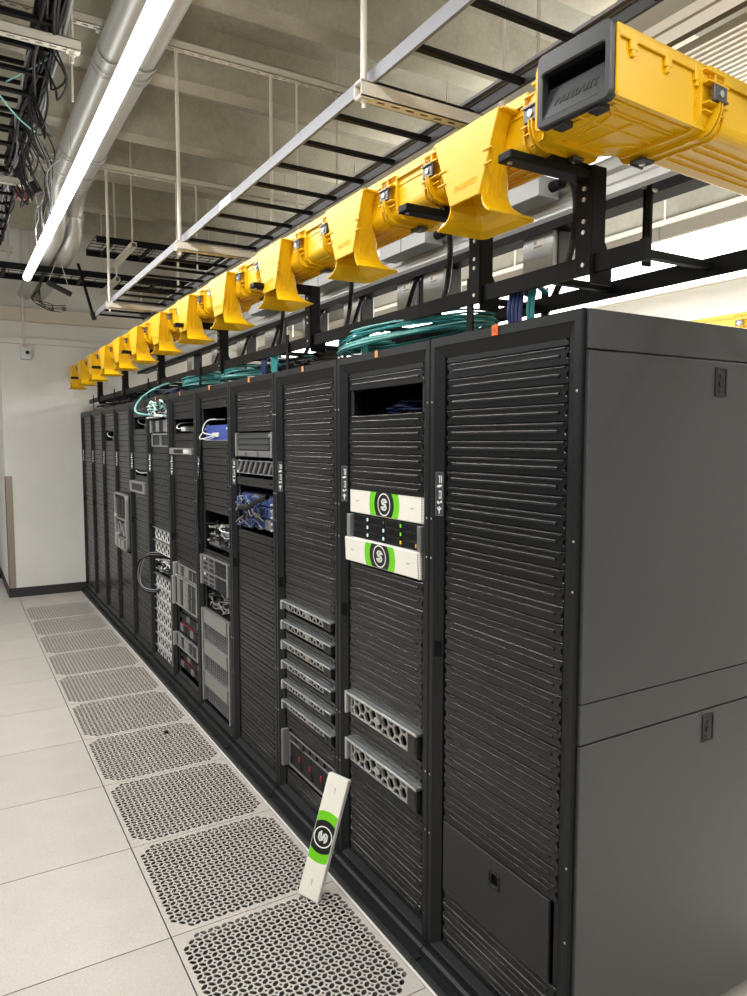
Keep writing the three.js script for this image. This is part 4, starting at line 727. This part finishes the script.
// ---------------------------------------------------------------- grey busway with tap boxes behind the trough
{
  const x = 1.84, o = thing('power_busway', 'long grey power busway hanging behind the yellow trough', 'busway', [x, 2.42, 0]);
  mesh('track', [extZ(poly([[0, 0.0], [0.11, 0], [0.11, 0.13], [0, 0.13], [-0.012, 0.12], [-0.012, 0.085], [0.004, 0.075], [0.004, 0.05], [-0.010, 0.035], [-0.010, 0.012]]), -8.3, -0.3)], M.busway, o);
  mesh('bottom_slot', [bx(0.012, 0.10, -0.022, 0.0, -8.3, -0.3), bx(0.0, 0.012, -0.03, 0.0, -8.3, -0.3)], M.blackSteel, o);
  for (const z of [-1.83, -3.70, -5.54, -7.4]) mesh('hanger', [rod(V(1.695 - x, 0.11, z), V(1.695 - x, 3.60 - 2.42, z), 0.007, 8), rb(1.675 - x, 0.1, 0.13, 0.145, z - 0.02, z + 0.02, 0.002)], M.strut, o);
  let pa, pb;
  const cord = (a, pts, label) => tag(mesh('power_cable', [tube([a, ...pts], 0.0115, 40, 8), rod(a, a.clone().lerp(pts[0], 0.35), 0.017, 10)], M.cordBlack), label, 'cord', 'black power cables from the busway');
  [[-2.53, 0.37, 'grey tap box on the busway behind the second spillout'], [-1.86, 0.33, 'grey tap box on the busway behind the first spillout'], [-3.35, 0.36, 'grey tap box on the busway behind the third spillout'], [-4.2, 0.36, 'grey tap box on the busway behind the fifth spillout']].forEach(([z, len, label], k) => {
    if (pa) copyOf(pa, label, [x - 0.105, 2.475, z]);
    else { const b = pa = thing('tap_box', label, 'tap box', [x - 0.105, 2.475, z], 'grey tap boxes on the busway side'); mesh('case', [rb(0, 0.093, 0, 0.068, -len, 0, 0.003)], M.greyBox, b); mesh('cord_gland', [rod(V(0.06, 0.036, 0), V(0.06, 0.036, 0.03), 0.018, 12)], M.rubber, b); mesh('cover_seam', [bx(-0.001, 0.001, 0.002, 0.066, -len * 0.5, -len * 0.5 + 0.003)], M.rubber, b); }
    const c = V(x - 0.045, 2.511, z + 0.03);
    cord(c, [V(c.x - 0.01, c.y - 0.005, z + 0.09), V(c.x - 0.04, 2.42, z + 0.15), V(c.x - 0.06, 2.25, z + 0.15), V(c.x - 0.1, 2.05, z + 0.07), V(c.x - 0.14, 1.96, z + 0.02)], 'black power cable curving down from the ' + label.replace('grey ', ''));
  });
  const boxes = [[-2.005, 'labelled grey drop box between the two nearest trough brackets'], [-2.66, 'labelled grey drop box left of the second bracket, nearer of a close pair'], [-2.88, 'labelled grey drop box left of the second bracket, farther of a close pair'], [-3.42, 'labelled grey drop box behind the second spillout mouth'], [-3.95, 'labelled grey drop box just past the third bracket'], [-4.55, 'labelled grey drop box behind the fourth spillout mouth'], [-5.1, 'labelled grey drop box behind the fifth spillout mouth'], [-5.7, 'labelled grey drop box behind the sixth spillout mouth'], [-6.4, 'labelled grey drop box behind the eighth spillout mouth']];
  for (const [z, label] of boxes) {
    if (pb) { copyOf(pb, label, [x + 0.03, 2.27, z]); continue; }
    const b = pb = thing('drop_box', label, 'drop box', [x + 0.03, 2.27, z], 'labelled drop boxes under the busway');
    mesh('case', [rb(0, 0.10, 0, 0.148, -0.078, 0.078, 0.004)], M.greyBox, b);
    mesh('side_clip', [rb(0.02, 0.09, 0.01, 0.14, 0.078, 0.086, 0.002)], M.charcoal, b);
    mesh('sticker', [bx(-0.0012, 0.0005, 0.075, 0.115, -0.03, 0.035)], M.sticker, b);
    mesh('sticker_print', [bx(-0.0016, 0.0, 0.083, 0.088, -0.02, 0.025), bx(-0.0016, 0, 0.095, 0.107, -0.018, -0.004)], M.greyCord, b);
  }
  for (const [z, label] of [[-2.78, 'black power cable hanging from the busway beside the close pair of drop boxes'], [-3.28, 'black power cable hanging straight behind the second spillout'], [-3.75, 'black power cable hanging straight just before the third bracket'], [-4.35, 'black power cable slanting behind the fourth spillout'], [-4.9, 'black power cable slanting behind the fifth spillout'], [-5.5, 'black power cable slanting behind the sixth spillout']])
    cord(V(x + 0.03, 2.40, z), [V(x + 0.0, 2.34, z + 0.01), V(x - 0.06, 2.2, z + 0.02), V(x - 0.16, 2.05, z + rr(-0.03, 0.05)), V(x - 0.22, 1.965, z + rr(-0.03, 0.06))], label);
}

// ---------------------------------------------------------------- silver ladder tray over the aisle side, its trapezes and rods
const strutGeo = (len, slots = true) => {                    // slotted channel along x, open side down, 41 mm
  const s = 0.0205, t = 0.003, g = [bx(0, len, -s, s, s - t, s), bx(0, len, -s, s, -s, -s + t), bx(0, len, s - t, s, -s, s)];
  const n = Math.floor(len / 0.05), holes = [];
  for (let k = 0; k < n; k++) holes.push(rect(0.012 + k * 0.05, 0.038 + k * 0.05, -0.006, 0.006));
  g.push(ext(poly(rect(0, len, -s, s), slots ? holes : []), t).rotateX(Math.PI / 2).translate(0, -s + t, 0));
  return join(g);
};
{
  const xa = 1.07, xb = 1.44, y0 = 2.655, y1 = 2.697, ze = -6.25;
  const o = thing('ladder_tray', 'long ladder tray with silver rail and black rungs above the yellow trough', 'ladder tray', [0, 0, 0]);
  mesh('side_rail', [rb(xa - 0.005, xa + 0.006, y0, y1, ze, 0.9, 0.002)], M.aluminium, o);
  const sr = mesh('side_rail', [rb(xb - 0.004, xb + 0.006, y0, y1, ze, 0.9, 0.002)], M.railDark, o);
  mesh('rail_lip', [rb(xb - 0.012, xb - 0.0035, y1 - 0.012, y1 + 0.002, ze, 0.9, 0.002), rb(xb - 0.026, xb - 0.0145, y1 - 0.008, y1 + 0.002, ze, 0.9, 0.002)], M.aluminium, sr);
  const R = join([rb(xa, xb, -0.007, 0.007, -0.0125, 0.0125, 0.004)]);
  for (let z = -1.6136 + 0.2286 * 8; z > ze; z -= 0.2286) { const m = mesh('rung', R, M.blackSteel, o); m.position.set(0, y0 + 0.010, z); }
  mesh('splice_plate', [rb(xa - 0.008, xa - 0.004, y0 + 0.003, y1 - 0.003, -3.13, -2.99, 0.001), bx(xa - 0.009, xa - 0.006, y0 + 0.004, y1 - 0.004, -3.075, -3.07)], M.steel, o);
  const words = ['near the black end cap', 'over the fourth spillout', 'farthest along the silver tray'];
  [-1.83, -3.70, -5.54].forEach((z, k) => {
    const t = thing('trapeze_strut', 'cream slotted strut under the silver ladder tray, ' + words[k], 'strut', [xa - 0.045, y0 - 0.0215, z], 'cream struts under the silver tray');
    mesh('channel', strutGeo(0.56), M.strut, t);
    mesh('washer', [rb(0.002, 0.04, 0.0205, 0.026, -0.018, 0.018, 0.001), new THREE.CylinderGeometry(0.010, 0.010, 0.010, 6).translate(0.02, 0.031, 0)], M.strut, t);
    mesh('nut', [new THREE.CylinderGeometry(0.010, 0.010, 0.010, 6).translate(0.02, -0.026, 0), rb(0.002, 0.04, -0.024, -0.0205, -0.018, 0.018, 0.001), new THREE.CylinderGeometry(0.006, 0.006, 0.02, 8).translate(0.02, -0.036, 0)], M.strut, t);
    for (const [x, side] of [[xa - 0.025, 'aisle'], [1.545, 'cabinet']]) tag(mesh('hanger_rod', [rod(V(x, y0 - 0.03, z), V(x, 3.62, z), 0.007, 8), rod(V(x, y0 + 0.01, z), V(x, 3.60, z), 0.0095, 8)], M.strut), 'cream hanger rod on the ' + side + ' end of the strut ' + words[k], 'hanger rod', 'cream hanger rods');
  });
  [[-1.83, 'unseen near'], [-3.70, 'nearer'], [-5.54, 'farther']].forEach(([z, w], k) => tag(mesh('ceiling_strut', [strutGeo(7.5).translate(-3, 3.60, z)], M.strut), k === 0 ? 'cream slotted strut crossing the ceiling above the camera side of the aisle' : w + ' cream slotted strut crossing under the ceiling joists over the light tube', 'strut', 'cream struts under the ceiling'));
}

// ---------------------------------------------------------------- light tube and other lamps
{
  const lamp = (x, y, za, zb, label, up = TUBE_UP, k = 1) => {
    const L = za - zb, o = thing('light_tube', label, 'light', [x, y, (za + zb) / 2], 'linear light tubes');
    mesh('diffuser', [(() => { const g = new THREE.CapsuleGeometry(0.030, L - 0.06, 6, 16).rotateX(Math.PI / 2); return g; })()], M.glow, o);
    mesh('housing', [extZ(poly([[-0.012, 0.022], [0.012, 0.022], [0.010, 0.045], [-0.010, 0.045]]), -L / 2, L / 2)], M.tubeWhite, o);
    for (const z of [-L / 2 + 0.3, 0, L / 2 - 0.3]) mesh('hanger_wire', [rod(V(0, 0.045, z), V(0, CEIL - y, z), 0.0015, 5)], M.steel, o);
    areaLight(x, y - 0.036, (za + zb) / 2, 0.06, L, TUBE_LIGHT * k); areaLight(x, y + 0.05, (za + zb) / 2, 0.06, L, up, true);
  };
  lamp(0.59, 2.95, -1.55, -6.46, 'long bright light tube hanging over the aisle', 3);
  lamp(0.59, 2.95, 3.4, -1.2, 'light tube continuing the same line behind the camera', TUBE_UP, 0.8);
  lamp(-1.9, 2.95, -1.55, -8.2, 'light tube over the neighbouring aisle on the left', TUBE_UP, 1.7);
  lamp(-1.9, 2.95, 3.4, -1.2, 'light tube over the neighbouring aisle behind the camera');
  lamp(4.9, 2.95, -0.6, -6.46, 'light tube over the aisle beyond the next cabinet row');
  lamp(2.35, 3.2, 3.4, -0.4, 'light tube behind the camera beside the near cabinet end');
}
{ // ribbed light panels over the aisle behind the cabinets
  const w = 0.96, x = 3.2, y = 2.53; let proto;
  for (let k = 0; k < 5; k++) {
    const z = -0.9 - k * 1.24, label = ['ribbed light panel nearest the camera over the aisle behind the cabinets', 'second ribbed light panel from the near end over the back aisle', 'third ribbed light panel from the near end over the back aisle', 'fourth ribbed light panel from the near end over the back aisle', 'farthest ribbed light panel over the aisle behind the cabinets'][k];
    if (!proto) {
      const o = proto = thing('ribbed_luminaire', label, 'light', [x, y, z], 'ribbed light panels over the back aisle');
      const prof = [[-w / 2, 0.03]]; for (let q = 0; q <= 24; q++) prof.push([-w / 2 + w * q / 24, q % 2 ? 0.0 : 0.010]); prof.push([w / 2, 0.03]);
      mesh('diffuser', [extZ(poly(prof), -1.236, 0)], M.panelGlow, o);
      mesh('frame', [rb(-w / 2 - 0.03, -w / 2, -0.006, 0.05, -1.23, 0.004, 0.003), rb(w / 2, w / 2 + 0.03, -0.006, 0.05, -1.23, 0.004, 0.003), bx(-w / 2, w / 2, 0.03, 0.05, -1.23, 0.004), bx(-w / 2, w / 2, 0.012, 0.03, -1.24, -1.18), bx(-w / 2, w / 2, 0.012, 0.03, 0, 0.004)], M.cream, o);
      for (const s of [-1, 1]) mesh('hanger', [rod(V(s * 0.3, 0.05, -0.6), V(s * 0.3, CEIL - y, -0.6), 0.005, 6)], M.strut, o);
    } else copyOf(proto, label, [x, y, z]);
    areaLight(x, y - 0.012, z - 0.59, w, 1.16, PANEL_LIGHT); areaLight(x, y + 0.06, z - 0.59, w * 0.8, 1.1, PANEL_UP, true);
  }
}

// ---------------------------------------------------------------- ducts
{
  const duct = (x, r, zb, label) => {
    const o = thing('air_duct', label, 'duct', [x, 3.50, 0]), c = new THREE.CatmullRomCurve3([V(0, 0, 3.9), V(0, 0, 1), V(0, 0, -2), V(0, 0, zb + 0.35), V(0, -0.02, zb + 0.12), V(0, -0.10, zb), V(0, -0.20, zb - 0.05), V(0, -0.29, zb - 0.15), V(0, -0.32, zb - 0.35), V(0, -0.32, -7.4), V(0, -0.32, WALLZ)]);
    mesh('pipe', [new THREE.TubeGeometry(c, 180, r, 20)], M.duct, o);
    const rg = []; for (let z = 3.5; z > zb + 0.5; z -= 1.22) rg.push(new THREE.TorusGeometry(r + 0.001, 0.005, 6, 24).translate(0, 0, z), new THREE.TorusGeometry(r + 0.001, 0.004, 6, 24).translate(0, 0, z - 0.05));
    mesh('seam_rings', rg, M.duct, o);
    for (const g of [new THREE.CylinderGeometry(r + 0.004, r + 0.004, 0.05, 24).translate(0, -0.15, zb - 0.03), new THREE.CylinderGeometry(r + 0.004, r + 0.004, 0.05, 24).rotateX(Math.PI / 2).translate(0, 0, zb + 0.36)]) mesh('elbow_collar', [g], M.duct, o);
    for (const z of [-1.84, -3.71, -5.4]) mesh('strap', [rb(-r - 0.006, r + 0.006, r, r + 0.03, z - 0.015, z + 0.015, 0.002), new THREE.TorusGeometry(r + 0.003, 0.004, 6, 24).scale(1, 1, 3).translate(0, 0, z)], M.duct, o);
  };
  duct(0.745, 0.066, -5.75, 'round metal air duct on the left behind the light tube'); duct(0.888, 0.066, -5.95, 'round metal air duct on the right behind the light tube');
}

// ---------------------------------------------------------------- black ladders and cabling over the left side
{
  const ladder = (x0, x1, y, za, zb, label) => {
    const o = thing('ladder_rack', label, 'ladder rack', [0, y, 0], 'black ladder racks on the left');
    for (const x of [x0, x1]) mesh('side_rail', [rb(x - 0.005, x + 0.005, 0, 0.04, zb, za, 0.002)], M.blackSteel, o);
    const R = join([rb(x0, x1, 0.008, 0.026, -0.013, 0.013, 0.003)]);
    for (let z = za - 0.1; z > zb; z -= 0.229) { const m = mesh('rung', R, M.blackSteel, o); m.position.z = z; }
  };
  ladder(-0.02, 0.44, 3.28, -2.2, -7.0, 'lower black ladder rack at the upper left carrying dark cables');
  ladder(-0.02, 0.44, 3.52, -2.2, -7.0, 'upper black ladder rack at the upper left above the dark cables');
  const w = ['nearest the camera with a worn end', 'middle of the three on the left', 'farthest of the three on the left'];
  [-3.27, -5.1, -6.9].forEach((z, k) => {
    const t = thing('trapeze_strut', 'cream slotted strut under the left ladder rack, ' + w[k], 'strut', [-0.5, 3.258, z], 'cream struts under the left ladder racks');
    mesh('channel', strutGeo(1.03), M.strut, t); mesh('nut', [new THREE.CylinderGeometry(0.012, 0.012, 0.02, 6).translate(1.0, -0.03, 0), rb(0.975, 1.025, -0.026, -0.02, -0.02, 0.02, 0.001), new THREE.CylinderGeometry(0.006, 0.006, 0.04, 8).translate(1.0, -0.045, 0)], M.strut, t);
    tag(mesh('hanger_rod', [rod(V(0.50, 3.24, z), V(0.50, CEIL, z), 0.006, 8)], M.strut), 'cream hanger rod holding the left strut ' + w[k], 'hanger rod', 'cream hanger rods on the left');
  });
  const c = thing('cable_bundle', 'thick bundle of dark cables along the edge of the left ladder racks', 'cables', [0, 3.3, 0]); c.userData.kind = 'stuff';
  strands(40, 0.0075, [0.36, 0.47, -0.02, 0.09, -2.4, -5.2], [M.cordBlack, M.cordBlack, M.cordBlack, M.rubber, M.cordBlack, M.charcoal, M.greyCord], c, 'cables', 40);
  strands(14, 0.006, [0.38, 0.47, -0.01, 0.08, -5.0, -6.8], [M.cordBlack, M.charcoal, M.greyCord, M.greyBox], c, 'cables', 30);
  const l = thing('cable_loops', 'loose dark and grey cable loops hanging below the left cable bundle', 'cables', [0.45, 3.25, 0]); l.userData.kind = 'stuff';
  const gs = [[], [], []]; for (let k = 0; k < 18; k++) { const z = rr(-3.3, -5.2), d = rr(0.05, 0.2), s = rr(0.05, 0.3); gs[k % 3].push(tube([V(rr(-0.08, 0), 0.06, z), V(rr(-0.03, 0.05), -d * 0.6, z - s * 0.3), V(rr(-0.02, 0.06), -d, z - s * 0.6), V(rr(-0.04, 0.04), -d * 0.5, z - s * 0.9), V(rr(-0.08, 0), 0.05, z - s)], 0.005, 24, 5)); }
  mesh('dark_cables', gs[0], M.cordBlack, l); mesh('charcoal_cables', gs[1], M.charcoal, l); mesh('grey_cables', gs[2], M.charcoal, l);
  const b = thing('adapter_box', 'small dark adapter dangling on a cable below the left ladder racks', 'adapter', [0.50, 3.14, -4.80]);
  mesh('case', [new RoundedBoxGeometry(0.05, 0.07, 0.09, 2, 0.006).rotateZ(0.5)], M.rubber, b); mesh('cable', [tube([V(0, 0.03, 0), V(0.02, 0.09, 0.03), V(-0.04, 0.15, 0.02), V(-0.05, 0.20, 0)], 0.004, 20, 5), tube([V(0, -0.03, 0), V(0.015, -0.15, -0.02), V(-0.01, -0.25, 0.03), V(0.0, -0.33, 0)], 0.004, 20, 5)], M.greyCord, b);
  const g = thing('wire_strands', 'thin silver and aqua wires dangling from the left cable bundle', 'wires', [0.52, 3.25, 0]);
  g.userData.kind = 'stuff';
  const wv = [[], []]; for (let k = 0; k < 8; k++) { const z = rr(-4.2, -4.9); wv[k % 2].push(tube([V(-0.05, 0.1, z), V(rr(-0.02, 0.05), -0.1, z + rr(-0.05, 0.05)), V(rr(-0.03, 0.03), -0.2, z + rr(-0.08, 0.08)), V(rr(-0.05, 0.02), rr(-0.42, -0.3), z + rr(-0.08, 0.08))], 0.0035, 30, 5)); }
  mesh('silver_wires', wv[0], M.greyCord, g); mesh('dark_wires', wv[1], M.charcoal, g);
  tag(mesh('wire', [tube([V(0.30, 3.33, -3.9), V(0.40, 3.30, -3.6), V(0.5, 3.3, -3.35)], 0.0035, 16, 5), tube([V(0.2, 3.25, -3.7), V(0.35, 3.22, -4.0), V(0.45, 3.24, -4.2)], 0.004, 16, 5)], M.aquaPale), 'thin pale aqua wire slanting across the left ladder rungs', 'wire');
  tag(mesh('red_device', [rb(0.46, 0.56, 3.28, 3.34, -5.55, -5.49, 0.006), rb(0.495, 0.525, 3.27, 3.33, -5.485, -5.48, 0.003)], mat([0.20, 0.06, 0.06], 0.5)), 'small maroon device hanging beyond the middle left strut', 'device');
  const p = thing('power_strip', 'black power strip hanging askew on two chains past the light tube', 'power strip', [0.835, 2.90, -6.5]);
  mesh('body', [new RoundedBoxGeometry(0.20, 0.035, 0.05, 2, 0.006).rotateZ(-0.42)], M.rubber, p);
  mesh('sockets', [...Array.from({ length: 5 }, (_, k) => new THREE.CylinderGeometry(0.013, 0.013, 0.006, 10).translate(-0.07 + k * 0.035, -0.019, 0).rotateZ(-0.42))], M.charcoal, p);
  mesh('chain', [rod(V(-0.08, 0.05, 0), V(0, 0.27, 0), 0.003, 5), rod(V(0.08, -0.02, 0), V(0, 0.27, 0), 0.003, 5), rod(V(0, 0.27, 0), V(-0.02, 1.15, 0), 0.003, 5), rb(-0.03, 0.03, 0.25, 0.285, -0.01, 0.01, 0.003)], M.steel, p);
  const q = thing('loose_wires', 'small curl of loose wires with an orange tip near the end wall', 'wires', [0.76, 2.84, -7.0]); q.userData.kind = 'stuff';
  mesh('wires', Array.from({ length: 6 }, () => tube([V(0.0, 0.24, 0.0), V(-0.02, 0.14, 0), V(rr(-0.1, 0), 0.04, rr(-0.05, 0.05)), V(rr(0, 0.1), rr(-0.05, 0.02), rr(-0.05, 0.05)), V(rr(0.08, 0.2), rr(-0.06, 0.02), 0)], 0.0035, 20, 5)), M.charcoal, q);
  mesh('tip', [new THREE.SphereGeometry(0.02, 10, 8).translate(0.17, -0.02, 0)], M.brown, q);
  tag(mesh('hanger_rod', [rod(V(0.545, 3.18, -3.6), V(0.545, 3.62, -3.6), 0.005, 8)], M.strut), 'thin rod hanging between the left strut and the duct', 'hanger rod');
}
{ // black wire trays crossing near the end wall
  const tray = (z0, z1, x0, x1, y, label) => {
    const o = thing('wire_tray', label, 'cable tray', [0, y, 0], 'black wire trays near the end wall');
    for (const z of [z0, z1]) mesh('side_rail', [rb(x0, x1, 0, 0.05, z - 0.006, z + 0.006, 0.002)], M.blackSteel, o);
    for (let x = x0 + 0.12, k = 0; x < x1; x += 0.305, k++) mesh('rung', [rb(x - 0.014, x + 0.014, 0.006, 0.026, z0, z1, 0.003)], M.blackSteel, o);
    const w = []; for (let x = x0; x < x1; x += 0.1) w.push(rod(V(x, 0.05, z0), V(x, 0.05, z1), 0.003, 4)); for (let z = z0; z < z1; z += 0.1) w.push(rod(V(x0, 0.055, z), V(x1, 0.055, z), 0.003, 4));
    mesh('wire_mesh', w, M.blackSteel, o);
    for (const x of [1.3, 2.6]) if (x < x1) { mesh('support_strut', [strutGeo(z1 - z0 + 0.3).rotateY(Math.PI / 2).translate(x, -0.021, z1 + 0.15)], M.strut, o); for (const z of [z1 + 0.1, z0 - 0.1]) mesh('support_rod', [rod(V(x, 0, z), V(x, CEIL - y, z), 0.006, 8)], M.strut, o); }
  };
  tray(-6.50, -6.02, 1.05, 3.6, 3.19, 'short black wire tray starting right of the air ducts, higher of two');
  tray(-7.08, -6.66, -1.5, 3.6, 3.05, 'long black wire tray passing under the air ducts near the end wall');
  const o = tag(mesh('tray_brace', [bx(-0.012, 0.012, -0.38, 0.04, -0.012, -0.008), bx(-0.012, -0.008, -0.38, 0.04, -0.012, 0.012), new THREE.CylinderGeometry(0.02, 0.02, 0.06, 10).translate(0, -0.39, 0)].map((g) => g.rotateZ(0.25).translate(0.98, 3.06, -6.4))), 'black angled brace at the end of the silver tray near the wall', 'brace');
  o.material = M.blackSteel;
}

// ---------------------------------------------------------------- over the back aisle: beam, bellows, ribbed deck, next row's trough
{
  const b = thing('suspended_beam', 'cream painted beam with a grooved underside above the back aisle', 'beam', [2.03, 3.0, 0]);
  mesh('profile', [extZ(poly([[0, 0], [0.05, 0], [0.05, 0.012], [0.066, 0.012], [0.066, 0], [0.13, 0], [0.13, 0.08], [0, 0.08]]), -8.3, -0.3)], M.cream, b);
  for (const z of [-1.5, -4, -6.5]) mesh('hanger', [rod(V(0.065, 0.08, z), V(0.065, CEIL - 3.0, z), 0.006, 8)], M.strut, b);
  const r = thing('ribbed_hose', 'brown ribbed bellows strip beside the cream beam', 'bellows', [2.225, 3.045, 0]);
  const prof = []; for (let k = 0; k <= 6; k++) prof.push([-0.058 + k * 0.0193, k % 2 ? 0.0 : 0.014]);
  mesh('bellows', [extZ(poly([...prof, [0.058, 0.05], [-0.058, 0.05]]), -8.3, -0.3)], M.brown, r);
  const d = thing('ribbed_deck', 'white ribbed metal deck above the back aisle', 'metal deck', [2.30, 3.02, 0]);
  const pr = []; for (let k = 0; k < 12; k++) { const a = k * 0.034; pr.push([a, 0.0], [a + 0.014, 0.0], [a + 0.019, 0.013], [a + 0.029, 0.013]); } pr.push([0.408, 0]);
  mesh('deck', [extZ(poly([...pr, [0.408, 0.03], [0, 0.03]]), -8.3, -0.62)], M.cream, d);
  mesh('flange', [ext(poly(rect(-0.02, 0.5, 0.0, 0.11), [0.03, 0.13, 0.23, 0.33, 0.43].map((a) => rect(a, a + 0.03, 0.05, 0.066))), 0.003).rotateX(Math.PI / 2).translate(0, 0.02, -0.62)], M.cream, d);
  mesh('edge_strip', [rb(0.408, 0.62, -0.006, 0.03, -8.3, -0.62, 0.003)], M.greyBox, d);
  const c = thing('bulkhead', 'pale concrete bulkhead beyond the light panels', 'bulkhead', [3.9, 0, 0]); c.userData.kind = 'structure';
  mesh('panel', [bx(0, 0.15, 3.02, CEIL, WALLZ, ZN)], M.concrete, c); mesh('lower_edge', [rb(-0.03, 0.16, 2.90, 3.02, WALLZ, ZN, 0.004)], M.cream, c);
  const n = thing('cable_trough', 'yellow cable trough of the next row seen over the cabinet end', 'cable trough', [4.1 + TWD / 2, 2.29, -0.3]);
  mesh('channel', troughGeo(8), M.yellow, n); mesh('cover', lidGeo(8), M.yellow, n);
  for (const z of [-1.9, -2.3, -2.75, -3.3]) coupler(n, z);
  mesh('cord', [tube([V(-0.12, 0.16, -2.08), V(-0.13, 0.14, -2.1), V(-0.14, 0.05, -2.12), V(-0.11, -0.15, -2.1)], 0.014, 20, 6)], M.greyCord, n);
  const s = thing('strut_post', 'short black strut post with a wing nut behind the ladder end', 'strut', [1.52, 2.09, -1.24]);
  mesh('post', [rb(-0.014, 0.014, 0, 0.19, -0.004, 0.004, 0.001), rb(-0.014, -0.010, 0, 0.19, -0.004, 0.02, 0.001)], M.blackSteel, s);
  mesh('nut', [rod(V(-0.026, 0.186, 0.004), V(0.026, 0.186, 0.004), 0.004, 6)], M.steel, s);
}

scene.traverse((o) => { if (o.isMesh) { o.castShadow = true; o.receiveShadow = true; } });
renderer.render(scene, camera);
